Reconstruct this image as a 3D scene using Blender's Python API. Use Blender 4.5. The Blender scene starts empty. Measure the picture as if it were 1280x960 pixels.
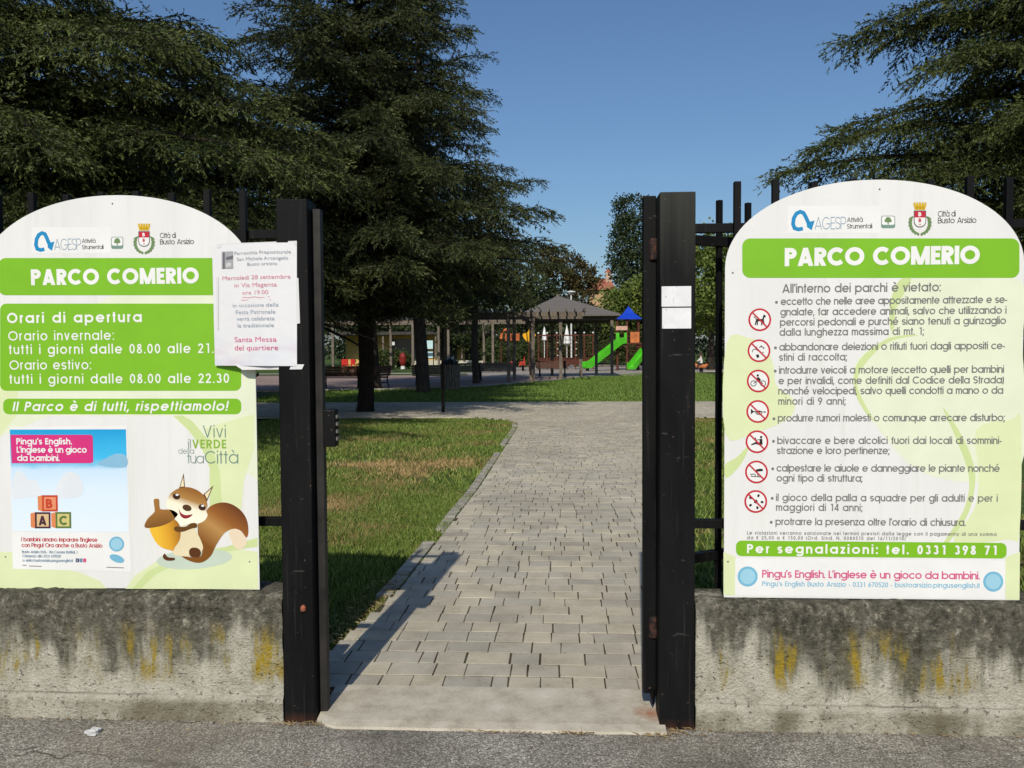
import bpy, bmesh, math, random
import numpy as np
from mathutils import Vector, Matrix, noise as mnoise
R = math.radians
random.seed(7)
scene = bpy.context.scene
COL = scene.collection

# ---------------------------------------------------------------- camera, sky, sun, exposure
FPX, PITCH, YAW, ROLL = 1040.0, 0.040, 0.056, 0.0064          # focal length in photo pixels (1280 wide), angles in radians
EYE = np.array([0.0, 0.0, 1.5])
FW = np.array([-math.sin(YAW) * math.cos(PITCH), math.cos(YAW) * math.cos(PITCH), -math.sin(PITCH)])
_r0 = np.array([math.cos(YAW), math.sin(YAW), 0.0]); _u0 = np.cross(_r0, FW)
RT = _r0 * math.cos(ROLL) - _u0 * math.sin(ROLL); UP = _u0 * math.cos(ROLL) + _r0 * math.sin(ROLL)
cam = bpy.data.objects.new('camera', bpy.data.cameras.new('camera')); COL.objects.link(cam)
cam.data.sensor_width = 36; cam.data.lens = 36 * FPX / 1280
cam.data.clip_start = 0.05; cam.data.clip_end = 2000
cam.matrix_world = Matrix(((RT[0], UP[0], -FW[0], EYE[0]), (RT[1], UP[1], -FW[1], EYE[1]), (RT[2], UP[2], -FW[2], EYE[2]), (0, 0, 0, 1)))
scene.camera = cam

LIGHT = Vector((0.25, 2.70, -2.105)).normalized()             # the way the sunlight travels
SUN_EL = math.asin(-LIGHT.z); SUN_ROT = math.atan2(-LIGHT.x, -LIGHT.y)
world = bpy.data.worlds.new('World'); scene.world = world; world.use_nodes = True
wn = world.node_tree.nodes; wl = world.node_tree.links
sky = wn.new('ShaderNodeTexSky'); sky.sky_type = 'NISHITA'; sky.sun_disc = False
sky.sun_elevation = SUN_EL; sky.sun_rotation = SUN_ROT
sky.air_density = 1.2; sky.dust_density = 1.3; sky.ozone_density = 7.5
bg = wn['Background']; bg.inputs['Strength'].default_value = 0.097
wl.new(sky.outputs[0], bg.inputs['Color'])
sl = bpy.data.lights.new('sun', 'SUN'); sl.energy = 3.9; sl.angle = R(0.53); sl.color = (1.0, 0.93, 0.80)
sun = bpy.data.objects.new('sun', sl); COL.objects.link(sun); sun.location = (0, -10, 20)
sun.rotation_euler = LIGHT.to_track_quat('-Z', 'Y').to_euler()
scene.view_settings.view_transform = 'Standard'; scene.view_settings.look = 'None'
scene.view_settings.exposure = 0.0; scene.view_settings.gamma = 1.0
scene.view_settings.use_curve_mapping = False
scene.cycles.max_bounces = 6; scene.cycles.diffuse_bounces = 3; scene.cycles.transparent_max_bounces = 6

# ---------------------------------------------------------------- measuring: where a photo pixel's sight line meets a plane
def ray(px, py): return FW + RT * (px - 640) / FPX + UP * (480 - py) / FPX
def G(px, py, z=0.0):
    d = ray(px, py); return EYE + d * ((z - EYE[2]) / d[2])
def AT(px, py, Y):
    d = ray(px, py); return EYE + d * (Y / d[1])

# ---------------------------------------------------------------- materials
def srgb(r, g, b):
    f = lambda c: ((c / 255 + .055) / 1.055) ** 2.4 if c > 10 else c / 255 / 12.92
    return (f(r), f(g), f(b))
class NT:
    """tiny node helper"""
    def __init__(s, name, rough=.8, spec=.3):
        s.m = bpy.data.materials.new(name); s.m.use_nodes = True
        s.n = s.m.node_tree.nodes; s.l = s.m.node_tree.links
        s.p = s.n['Principled BSDF']; s.p.inputs['Roughness'].default_value = rough
        s.p.inputs['Specular IOR Level'].default_value = spec
    def new(s, t, **kw):
        n = s.n.new('ShaderNode' + t)
        for k, v in kw.items(): setattr(n, k, v)
        return n
    def link(s, a, b): s.l.new(a, b); return a
    def pos(s, sx=1, sy=1, sz=1, kind='world'):
        src = s.new('NewGeometry').outputs['Position'] if kind == 'world' else s.new('TexCoord').outputs['Object']
        mp = s.new('Mapping'); mp.inputs['Scale'].default_value = (sx, sy, sz); s.link(src, mp.inputs[0]); return mp.outputs[0]
    def noise(s, vec, scale, detail=4, rough=.55, dist=0):
        n = s.new('TexNoise'); n.inputs['Scale'].default_value = scale; n.inputs['Detail'].default_value = detail
        n.inputs['Roughness'].default_value = rough; n.inputs['Distortion'].default_value = dist
        s.link(vec, n.inputs['Vector']); return n.outputs['Fac']
    def voro(s, vec, scale, feature='F1', out='Distance'):
        n = s.new('TexVoronoi', feature=feature); n.inputs['Scale'].default_value = scale; s.link(vec, n.inputs['Vector']); return n.outputs[out]
    def ramp(s, fac, stops):
        n = s.new('ValToRGB'); e = n.color_ramp.elements
        while len(e) < len(stops): e.new(.5)
        for q, (p, c) in zip(e, stops):
            q.position = p; q.color = (c, c, c, 1) if isinstance(c, (int, float)) else (*c, 1)
        s.link(fac, n.inputs[0]); return n.outputs[0]
    def val(s, x, sock):
        if isinstance(x, (int, float)): sock.default_value = x
        elif isinstance(x, tuple): sock.default_value = (*x, 1)
        else: s.link(x, sock)
    def math(s, op, a, b=0.0, c=None):
        n = s.new('Math', operation=op); s.val(a, n.inputs[0]); s.val(b, n.inputs[1])
        if c is not None: s.val(c, n.inputs[2])
        return n.outputs[0]
    def mix(s, f, a, b, mode='MIX'):
        n = s.new('MixRGB', blend_type=mode); s.val(f, n.inputs[0]); s.val(a, n.inputs[1]); s.val(b, n.inputs[2]); return n.outputs[0]
    def color(s, c): s.val(c, s.p.inputs['Base Color']); return s
    def rough(s, r): s.val(r, s.p.inputs['Roughness']); return s
    def bump(s, h, strength=.3, dist=.01):
        n = s.new('Bump'); n.inputs['Strength'].default_value = strength; n.inputs['Distance'].default_value = dist
        s.link(h, n.inputs['Height']); s.link(n.outputs[0], s.p.inputs['Normal']); return s
    def xyz(s, vec):
        n = s.new('SeparateXYZ'); s.link(vec, n.inputs[0]); return n.outputs
    def attr(s, name):
        n = s.new('Attribute', attribute_name=name); return n.outputs['Fac']
MATS = {}
def flat(name, col, rough=.6, vary=.12, scale=8, spec=.3, bump=0):
    """plain colour with a little worn unevenness"""
    if name in MATS: return MATS[name]
    t = NT(name, rough, spec); v = t.pos(kind='obj')
    f = t.noise(v, scale, 5)
    c2 = tuple(max(0, x * (1 - vary * 2)) for x in col); c1 = tuple(min(1, x * (1 + vary)) for x in col)
    t.color(t.ramp(f, [(.3, c2), (.7, c1)]))
    if bump: t.bump(t.noise(v, scale * 6, 3), bump, .004)
    MATS[name] = t.m; return t.m
def ink(name, r, g, b): return flat('print_' + name, tuple(c * .84 for c in srgb(r, g, b)), .42, .03, 6)

def m_wall():
    t = NT('mossy_concrete', .92, .15); P = t.pos(); x, y, z = t.xyz(P)
    grain = t.noise(P, 90, 6, .7); med = t.noise(P, 14, 6, .65); big = t.noise(P, 3.0, 4, .6)
    streak = t.noise(t.pos(9, 9, 1.1), 1.0, 5, .6); fleck = t.noise(P, 42, 5, .75)
    base = t.ramp(t.math('ADD', t.math('MULTIPLY', med, .6), t.math('MULTIPLY', grain, .4)), [(.33, (.28, .262, .20)), (.47, (.49, .465, .375)), (.66, (.64, .61, .51))])
    # grime that runs down from the coping, in tongues
    h = t.math('ADD', t.math('MULTIPLY', z, 2.1), t.math('MULTIPLY', t.math('SUBTRACT', streak, .5), 1.5))
    h = t.math('ADD', h, t.math('MULTIPLY', t.math('SUBTRACT', big, .5), .9))
    xs = t.math('MINIMUM', t.math('ABSOLUTE', t.math('ADD', x, 1.12)), t.math('ABSOLUTE', t.math('SUBTRACT', x, .53))); h = t.math('SUBTRACT', h, t.ramp(xs, [(.03, .34), (.26, 0.0)]))
    g = t.ramp(h, [(.42, 0.0), (.66, .82), (1.0, .95)])
    dst = t.noise(t.pos(26, 26, 4), 1.0, 5, .65); dirt = t.ramp(t.math('ADD', t.math('MULTIPLY', fleck, .55), t.math('ADD', t.math('MULTIPLY', med, .25), t.math('MULTIPLY', dst, .2))), [(.39, (.020, .018, .013)), (.48, (.068, .062, .046)), (.55, (.14, .128, .095)), (.62, (.38, .35, .275))])
    c = t.mix(g, base, dirt)
    pits = t.ramp(t.noise(P, 60, 2, .5), [(.28, 1.0), (.35, 0.0)])
    c = t.mix(t.math('MULTIPLY', pits, .55), c, (.05, .045, .035))
    low = t.noise(t.pos(5, 5, 3), 1.0, 5, .65)
    mossy = t.math('MULTIPLY', t.ramp(low, [(.56, 0.0), (.68, .8)]), t.ramp(z, [(.0, 1.0), (.33, 0.0)]))
    c = t.mix(mossy, c, (.115, .105, .045))
    # ochre lichen tongues half way up
    ln = t.noise(t.pos(10, 10, 2.0), 1.0, 5, .65, .2)
    zz = t.math('MULTIPLY', t.ramp(z, [(.14, 0.0), (.21, 1.0)]), t.ramp(z, [(.30, 1.0), (.42, 0.0)]))
    lich = t.math('MULTIPLY', t.math('MULTIPLY', t.ramp(ln, [(.555, 0.0), (.63, 1.0)]), zz), t.ramp(fleck, [(.33, .25), (.52, 1.0)]))
    seam = t.math('MULTIPLY', t.ramp(t.math('ABSOLUTE', t.math('SUBTRACT', t.math('ADD', z, t.math('MULTIPLY', t.math('SUBTRACT', med, .5), .012)), .104)), [(.001, .75), (.005, 0.0)]), t.ramp(big, [(.4, .25), (.6, 1.0)])); c = t.mix(seam, c, (.06, .052, .038))
    hc = t.math('MULTIPLY', t.ramp(t.noise(t.pos(16, 16, 75), 1.0, 4, .6), [(.655, 0.0), (.69, .8)]), t.ramp(t.noise(P, 5, 3), [(.45, 0.0), (.6, 1.0)])); c = t.mix(hc, c, (.05, .042, .028)); ft = t.math('MULTIPLY', t.ramp(z, [(.07, 1.0), (.105, 0.0)]), t.ramp(low, [(.42, .15), (.56, .75)])); c = t.mix(ft, c, (.17, .15, .095))
    c = t.mix(t.math('MULTIPLY', t.math('MULTIPLY', t.ramp(ln, [(.47, 0.0), (.60, .55)]), zz), .8), c, (.17, .155, .05))
    c = t.mix(lich, c, (.37, .26, .028))
    t.color(c)
    hh = t.math('ADD', t.math('SUBTRACT', t.math('MULTIPLY', grain, .8), hc), t.math('ADD', t.math('MULTIPLY', med, .9), t.math('MULTIPLY', pits, -.5)))
    t.bump(hh, 1.0, .02); return t.m
def m_asphalt():
    t = NT('worn_asphalt', .9, .2); P = t.pos()
    st = t.voro(P, 190, 'F1', 'Color'); sp = t.new('SeparateColor'); t.link(st, sp.inputs[0])
    big = t.noise(P, 2.2, 5, .6); fine = t.noise(P, 260, 3, .6); med = t.noise(P, 30, 4, .6)
    c = t.ramp(t.math('ADD', t.math('MULTIPLY', sp.outputs[0], .6), t.math('MULTIPLY', fine, .4)), [(.18, (.095, .086, .072)), (.45, (.22, .203, .172)), (.70, (.37, .345, .295)), (.86, (.74, .70, .62))])
    c = t.mix(1.0, c, t.ramp(big, [(.35, .62), (.62, 1.08)]), 'MULTIPLY')
    c = t.mix(t.ramp(t.noise(t.pos(1.2, 2.6, 1), 1.5, 5, .65, .4), [(.60, 0.0), (.72, .75)]), c, (.035, .032, .028))
    wob = t.new('VectorMath', operation='ADD'); t.link(P, wob.inputs[0])
    nn = t.new('TexNoise'); nn.inputs['Scale'].default_value = 7; t.link(P, nn.inputs['Vector'])
    sc = t.new('VectorMath', operation='SCALE'); t.link(nn.outputs['Color'], sc.inputs[0]); sc.inputs['Scale'].default_value = .16; t.link(sc.outputs[0], wob.inputs[1])
    ck = t.voro(wob.outputs[0], 1.15, 'DISTANCE_TO_EDGE')
    crack = t.math('MULTIPLY', t.ramp(ck, [(.002, 1.0), (.009, 0.0)]), t.ramp(big, [(.52, 0.0), (.62, .7)]))
    c = t.mix(t.math('MULTIPLY', t.ramp(t.noise(P, .9, 4), [(.45, 0.0), (.7, .5)]), t.ramp(fine, [(.4, .5), (.6, 1.0)])), c, (.20, .165, .12)); c = t.mix(crack, c, (.03, .026, .022)); t.color(c)
    t.bump(t.math('ADD', t.math('ADD', t.math('MULTIPLY', sp.outputs[1], .5), t.math('MULTIPLY', fine, .5)), t.math('MULTIPLY', crack, -2.5)), .55, .006); return t.m
def m_slab():
    t = NT('threshold_concrete', .9, .2); P = t.pos()
    a = t.noise(P, 9, 6, .65); b = t.noise(P, 120, 4, .6)
    c = t.ramp(t.math('ADD', t.math('MULTIPLY', a, .7), t.math('MULTIPLY', b, .3)), [(.30, (.27, .24, .185)), (.48, (.43, .39, .31)), (.72, (.58, .54, .45))])
    d = t.new('VectorMath', operation='DISTANCE'); t.link(P, d.inputs[0]); d.inputs[1].default_value = (.365, 3.36, .03)
    rs = t.ramp(t.math('ADD', d.outputs['Value'], t.math('MULTIPLY', t.math('SUBTRACT', a, .5), .16)), [(.0, .85), (.085, 0.0)])
    c = t.mix(rs, c, (.30, .10, .04)); t.color(c); t.bump(b, .35, .005); return t.m
def m_paver():
    t = NT('concrete_paver', .9, .2); P = t.pos(); r = t.attr('rnd')
    a = t.noise(P, 5, 5, .6); b = t.noise(P, 150, 5, .7); big = t.noise(P, .7, 3)
    c = t.ramp(t.math('ADD', t.math('MULTIPLY', a, .45), t.math('MULTIPLY', b, .55)), [(.32, (.29, .26, .205)), (.48, (.435, .398, .32)), (.68, (.56, .515, .425))])
    c = t.mix(1.0, c, t.ramp(r, [(0.0, (.82, .80, .80)), (.2, (.90, .91, .93)), (.5, (1.0, .99, .97)), (1.0, (1.12, 1.10, 1.02))]), 'MULTIPLY')
    c = t.mix(1.0, c, t.ramp(big, [(.35, .86), (.65, 1.06)]), 'MULTIPLY')
    c = t.mix(t.ramp(t.noise(P, 26, 3, .7), [(.64, 0.0), (.72, .55)]), c, (.16, .14, .10)); c = t.mix(t.ramp(t.noise(P, 2.6, 5, .7, .6), [(.56, 0.0), (.72, .42)]), c, (.235, .215, .17)); c = t.mix(t.ramp(t.noise(P, 70, 2, .5), [(.70, 0.0), (.74, .6)]), c, (.10, .085, .06))
    t.color(c); t.bump(b, .4, .004); return t.m
def dry_spots(t, P, f):
    for x, y, r in ((-2.15, 10.9, .75), (-1.5, 11.2, .5), (-2.3, 7.9, .55), (-1.75, 9.0, .5), (-2.0, 6.6, .45), (-1.2, 13.5, .4)):
        d = t.new('VectorMath', operation='DISTANCE'); t.link(P, d.inputs[0]); d.inputs[1].default_value = (x, y, 0); f = t.math('ADD', f, t.ramp(t.math('DIVIDE', d.outputs['Value'], r * 1.6), [(.1, .14), (1.0, 0.0)]))
    return f
def m_lawn():
    t = NT('lawn_soil', .95, .1); P = t.pos()
    a = t.noise(P, .8, 5, .6); b = t.noise(P, 16, 5, .7); k = t.noise(t.pos(1, .45, 1), .55, 4, .6)
    gr = t.ramp(b, [(.3, (.030, .048, .012)), (.5, (.062, .100, .024)), (.7, (.105, .150, .042))])
    dry = t.ramp(b, [(.3, (.10, .08, .035)), (.7, (.26, .20, .10))])
    near = t.ramp(t.math('MULTIPLY', t.xyz(P)[1], .02), [(.28, 1.0), (.45, .25)])
    t.color(t.mix(t.math('MULTIPLY', t.ramp(dry_spots(t, P, t.math('ADD', t.math('MULTIPLY', a, .6), t.math('MULTIPLY', k, .4))), [(.52, 0.0), (.64, .9)]), near), gr, dry)); t.bump(b, .8, .03); return t.m
def m_blade(name, g0, g1, dry, thr):
    t = NT(name, .6, .25); P = t.pos(); r = t.attr('rnd')
    a = t.noise(P, .8, 5, .6); k = t.noise(t.pos(1, .45, 1), .55, 4, .6)
    d = t.ramp(dry_spots(t, P, t.math('ADD', t.math('ADD', t.math('MULTIPLY', a, .6), t.math('MULTIPLY', k, .4)), t.math('MULTIPLY', t.math('SUBTRACT', r, .5), .22))), [(thr, 0.0), (thr + .1, 1.0)])
    t.color(t.mix(d, t.ramp(r, [(0, g0), (1, g1)]), t.mix(r, dry, (dry[0] * .55, dry[1] * .55, dry[2] * .5)))); return t.m
def m_leaf(name, dark, light, tint=None, scale=.9, trans=.25):
    t = NT(name, .55, .25); P = t.pos(); r = t.attr('rnd')
    a = t.noise(P, scale, 4, .6)
    f = t.math('ADD', t.math('MULTIPLY', r, .55), t.math('MULTIPLY', a, .55))
    st = [(.25, dark), (.8, light)] + ([(.97, tint)] if tint else [])
    c = t.ramp(f, st); t.color(c)
    tr = t.new('BsdfTranslucent'); t.link(c, tr.inputs[0]); mx = t.new('MixShader'); mx.inputs[0].default_value = trans
    t.link(t.p.outputs[0], mx.inputs[1]); t.link(tr.outputs[0], mx.inputs[2]); t.link(mx.outputs[0], t.n['Material Output'].inputs[0]); return t.m
def m_bark(name, c0, c1):
    t = NT(name, .95, .1); v = t.pos(1, 1, .18, 'obj'); a = t.noise(v, 22, 6, .7); b = t.noise(t.pos(1, 1, 1, 'obj'), 3, 4)
    c = t.mix(.35, t.ramp(a, [(.35, c0), (.65, c1)]), t.ramp(b, [(.3, c0), (.7, c1)])); t.color(c); t.bump(a, .9, .03); return t.m
def m_black(name='black_painted_steel', c0=(.003, .003, .0035), c1=(.0075, .0075, .008), weather=0):
    t = NT(name, .6, .12); v = t.pos(2, 2, .5); a = t.noise(v, 5, 6, .65); s = t.noise(t.pos(1, 1, 1), 55, 3, .6); P = t.pos()
    c = t.ramp(a, [(.35, c0), (.7, c1)])
    chips = t.ramp(s, [(.70, 0.0), (.73, 1.0)]); c = t.mix(t.math('MULTIPLY', chips, .6), c, (.14, .085, .055)); c = t.mix(t.ramp(t.noise(t.pos(70, 70, 2.2), 1.0, 4, .6), [(.60, 0.0), (.75, .5)]), c, (.035, .034, .030)); c = t.mix(t.ramp(t.noise(t.pos(6, 6, 30), 1.0, 3, .7), [(.69, 0.0), (.72, .4)]), c, (.07, .065, .06))
    z = t.xyz(P)[2]
    top = t.math('MULTIPLY', t.ramp(t.math('ADD', t.math('SUBTRACT', z, 1.2), t.math('MULTIPLY', t.math('SUBTRACT', t.noise(t.pos(18, 18, .8), 1, 5), .5), .55)), [(.55, 0.0), (.95, .55)]), t.ramp(t.xyz(P)[0], [(.1, 0.0), (.3, 1.0)]))
    c = t.mix(top, c, (.060, .062, .052)) if weather else c
    rst = t.math('MULTIPLY', t.ramp(z, [(.0, .7), (.045, 0.0)]), t.ramp(a, [(.45, .05), (.65, .8)])); c = t.mix(rst, c, (.09, .035, .018))
    t.color(c); t.rough(t.ramp(a, [(.3, .48), (.7, .72)])); t.bump(t.noise(P, 40, 4), .15, .003); return t.m
def m_rust():
    t = NT('rusty_hinge_steel', .75, .3); P = t.pos(); t.color(t.ramp(t.noise(P, 45, 5, .7), [(.40, (.008, .007, .007)), (.55, (.04, .018, .013)), (.7, (.17, .06, .035))])); return t.m
def m_panel():
    t = NT('white_sign_panel', .35, .4); P = t.pos(); a = t.noise(t.pos(1, 1, .4), 4, 5, .6); s = t.noise(P, 70, 2, .5)
    c = t.ramp(a, [(.3, (.655, .655, .640)), (.7, (.715, .715, .700))]); c = t.mix(t.ramp(s, [(.73, 0.0), (.77, .45)]), c, (.40, .38, .32)); c = t.mix(t.ramp(t.noise(t.pos(22, 22, .9), 1.0, 5, .6), [(.52, 0.0), (.75, .22)]), c, (.46, .45, .39)); t.color(c); return t.m
def m_wood(name, c0, c1):
    t = NT(name, .85, .2); a = t.noise(t.pos(3, 3, .6, 'obj'), 7, 5, .65); t.color(t.ramp(a, [(.35, c0), (.68, c1)])); t.bump(a, .3, .01); return t.m
def m_notice():
    t = NT('printed_paper', .35, .4); P = t.pos(); z = t.xyz(P)[2]
    w1 = t.noise(t.pos(3, 3, 9), 1.3, 4, .6, .8); w2 = t.noise(t.pos(4, 4, 7), 1.1, 4, .6, .5)
    c = t.mix(t.math('MULTIPLY', t.ramp(w1, [(.45, 0.0), (.7, .6)]), t.ramp(t.math('SUBTRACT', 1.75, z), [(.0, 0.0), (.3, 1.0)])), (.68, .68, .69), (.60, .47, .55))
    c = t.mix(t.math('MULTIPLY', t.ramp(w2, [(.45, 0.0), (.7, .7)]), t.ramp(t.math('SUBTRACT', 1.62, z), [(.0, 0.0), (.15, 1.0)])), c, (.50, .57, .68))
    t.color(c); t.bump(t.noise(P, 11, 3), .25, .01); return t.m

M = dict(wall=m_wall(), asphalt=m_asphalt(), slab=m_slab(), paver=m_paver(), lawn=m_lawn(), black=m_black(), black_top=m_black('weathered_black_steel', weather=1), rust=m_rust(), panel=m_panel(), notice=m_notice(),
    blade=m_blade('grass_blade', (.038, .078, .010), (.22, .285, .055), (.50, .345, .16), .565), fblade=m_blade('lawn_blade', (.06, .12, .018), (.18, .26, .05), (.30, .25, .10), .66),
    cedar=m_leaf('cedar_needles', (.012, .019, .006), (.112, .138, .036), (.38, .39, .13), 1.1, .12), cedar2=m_leaf('shaded_cedar_needles', (.012, .018, .007), (.080, .097, .030), (.28, .285, .10), 1.1, .12),  # second cedar is a darker copy, shade put into the needle colour
    bark=m_bark('cedar_bark', (.010, .008, .0065), (.040, .032, .026)), bark2=m_bark('grey_bark', (.030, .025, .020), (.10, .082, .066)),
    lime=m_leaf('lime_leaves', (.050, .085, .012), (.17, .215, .045), (.27, .29, .08), .35), oak=m_leaf('autumn_oak_leaves', (.022, .028, .008), (.105, .075, .022), (.19, .12, .035), .25),
    poplar=m_leaf('poplar_leaves', (.018, .032, .012), (.062, .085, .032), None, .3), dark=m_leaf('dark_evergreen_leaves', (.012, .022, .008), (.045, .062, .018), None, .3), hedge=m_leaf('hedge_leaves', (.020, .035, .010), (.075, .100, .025), (.16, .06, .02), .5),
    wood=m_wood('weathered_timber', (.08, .066, .052), (.22, .185, .145)), slat=m_wood('brown_slats', (.08, .042, .032), (.21, .115, .085)), grey_slat=m_wood('grey_slats', (.10, .09, .075), (.26, .235, .195)),
    red_wood=m_wood('red_brown_timber', (.055, .018, .012), (.12, .040, .028)))

# ---------------------------------------------------------------- object helpers
def tag(o, label=None, cat=None, group=None, kind=None):
    if label: o['label'] = label
    if cat: o['category'] = cat
    if group: o['group'] = group
    if kind: o['kind'] = kind
    return o
def empty(name, loc, label, cat, group=None):
    o = bpy.data.objects.new(name, None); COL.objects.link(o); o.location = [float(c) for c in loc]; o.empty_display_size = .2
    return tag(o, label, cat, group)
def root_of(o):
    while o.parent: o = o.parent
    return o
class MB:
    """collects geometry in world coordinates, links it as ONE mesh object"""
    def __init__(s): s.v = []; s.f = []; s.mi = []; s.cur = 0
    def add(s, vs, fs):
        b = len(s.v); s.v += [tuple(float(c) for c in v) for v in vs]; s.f += [tuple(b + i for i in f) for f in fs]; s.mi += [s.cur] * len(fs); return s
    def box(s, x0, x1, y0, y1, z0, z1, rot=None, pivot=None):
        vs = [(x, y, z) for z in (z0, z1) for y in (y0, y1) for x in (x0, x1)]
        if rot:
            c, n = math.cos(rot), math.sin(rot); px, py = pivot or ((x0 + x1) / 2, (y0 + y1) / 2)
            vs = [(px + (x - px) * c - (y - py) * n, py + (x - px) * n + (y - py) * c, z) for x, y, z in vs]
        return s.add(vs, [(0, 2, 3, 1), (4, 5, 7, 6), (0, 1, 5, 4), (2, 6, 7, 3), (0, 4, 6, 2), (1, 3, 7, 5)])
    def beam(s, a, b, w, h):
        """rectangular bar between two points"""
        a, b = Vector(a), Vector(b); d = (b - a).normalized(); up = Vector((0, 0, 1)) if abs(d.z) < .95 else Vector((0, 1, 0))
        sx = d.cross(up).normalized() * w / 2; sz = sx.cross(d).normalized() * h / 2
        vs = [p + i * sx + j * sz for p in (a, b) for i, j in ((-1, -1), (1, -1), (1, 1), (-1, 1))]
        return s.add(vs, [(0, 1, 2, 3), (7, 6, 5, 4), (0, 4, 5, 1), (1, 5, 6, 2), (2, 6, 7, 3), (3, 7, 4, 0)])
    def tube(s, pts, rad, n=8, cap=True):
        pts = [Vector(p) for p in pts]; rad = rad if isinstance(rad, (list, tuple)) else [rad] * len(pts); vs = []; fs = []
        for i, p in enumerate(pts):
            d = (pts[min(i + 1, len(pts) - 1)] - pts[max(i - 1, 0)]).normalized(); ref = Vector((0, 0, 1)) if abs(d.z) < .9 else Vector((1, 0, 0))
            u = d.cross(ref).normalized(); w = d.cross(u)
            vs += [p + (u * math.cos(2 * math.pi * k / n) + w * math.sin(2 * math.pi * k / n)) * rad[i] for k in range(n)]
        for i in range(len(pts) - 1): fs += [(i * n + k, i * n + (k + 1) % n, (i + 1) * n + (k + 1) % n, (i + 1) * n + k) for k in range(n)]
        if cap: fs += [tuple(range(n - 1, -1, -1)), tuple(range((len(pts) - 1) * n, len(pts) * n))]
        return s.add(vs, fs)
    def lathe(s, c, prof, n=14):
        vs = [(c[0] + r * math.cos(2 * math.pi * k / n), c[1] + r * math.sin(2 * math.pi * k / n), c[2] + z) for r, z in prof for k in range(n)]
        fs = [(i * n + k, i * n + (k + 1) % n, (i + 1) * n + (k + 1) % n, (i + 1) * n + k) for i in range(len(prof) - 1) for k in range(n)]
        return s.add(vs, fs + [tuple(range(n - 1, -1, -1)), tuple(range((len(prof) - 1) * n, len(prof) * n))])
    def build(s, name, mats, parent=None, bevel=0, smooth=False):
        me = bpy.data.meshes.new(name); o = bpy.data.objects.new(name, me); COL.objects.link(o)
        off = Vector((0, 0, 0))
        if parent: off = root_of(parent).location; o.parent = parent
        me.from_pydata([tuple(Vector(v) - off) for v in s.v], [], s.f)
        for m in (mats if isinstance(mats, (list, tuple)) else [mats]): me.materials.append(m)
        if isinstance(mats, (list, tuple)): me.polygons.foreach_set('material_index', s.mi)
        if smooth: me.polygons.foreach_set('use_smooth', [True] * len(me.polygons))
        me.update()
        if bevel:
            b = o.modifiers.new('bevel', 'BEVEL'); b.width = bevel; b.segments = 2; b.limit_method = 'ANGLE'
        return o
def np_mesh(name, V, F, mat, parent=None, rnd=None):
    """fast mesh from numpy: V (n,3), F (m,k) with k constant"""
    V = np.asarray(V, np.float32); F = np.asarray(F, np.int32); k = F.shape[1]
    if parent is not None: V = V - np.array(root_of(parent).location, np.float32)
    me = bpy.data.meshes.new(name); me.vertices.add(len(V)); me.vertices.foreach_set('co', V.ravel())
    me.loops.add(F.size); me.loops.foreach_set('vertex_index', F.ravel())
    me.polygons.add(len(F)); me.polygons.foreach_set('loop_start', np.arange(0, F.size, k, dtype=np.int32))
    me.update(calc_edges=True); me.shade_flat()
    if rnd is not None:
        a = me.attributes.new('rnd', 'FLOAT', 'FACE'); a.data.foreach_set('value', np.asarray(rnd, np.float32))
    me.materials.append(mat); o = bpy.data.objects.new(name, me); COL.objects.link(o)
    if parent is not None: o.parent = parent
    return o
def children(o): return [c for c in bpy.data.objects if c.parent is o]
def copy_tree(o, parent=None):
    c = o.copy(); COL.objects.link(c)
    if parent: c.parent = parent
    for ch in children(o): copy_tree(ch, c)
    return c
#@@SETTING
# ================================================================ THE SETTING
def sheet(name, x0, x1, y0, y1, z, mat, kind='structure'):
    o = MB().add([(x0, y0, z), (x1, y0, z), (x1, y1, z), (x0, y1, z)], [(0, 1, 2, 3)]).build(name, mat); o['kind'] = kind; return o
sheet('ground', -600, 600, 3.3, 1200, -.035, M['lawn'])
sheet('pavement', -30, 30, -25, 3.34, 0.0, M['asphalt'])
# sloping concrete threshold between the gate posts
mb = MB(); nx = 40
for i in range(nx + 1):
    x = -.985 + 1.40 * i / nx; e = .008 * mnoise.noise((x * 9, 0, 0)) + (.10 * max(0, 1 - i / 3.0) ** 2) * .6
    mb.v += [(x, 3.205 + e, -.02), (x, 3.212 + e, .010), (x, 3.26 + e, .018), (x, 3.575, .030), (x, 3.585, -.03)]
for i in range(nx): mb.f += [(i * 5 + k, (i + 1) * 5 + k, (i + 1) * 5 + k + 1, i * 5 + k + 1) for k in range(4)]
mb.mi = [0] * len(mb.f); o = mb.build('threshold', M['slab'], smooth=False); o['kind'] = 'structure'

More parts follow.
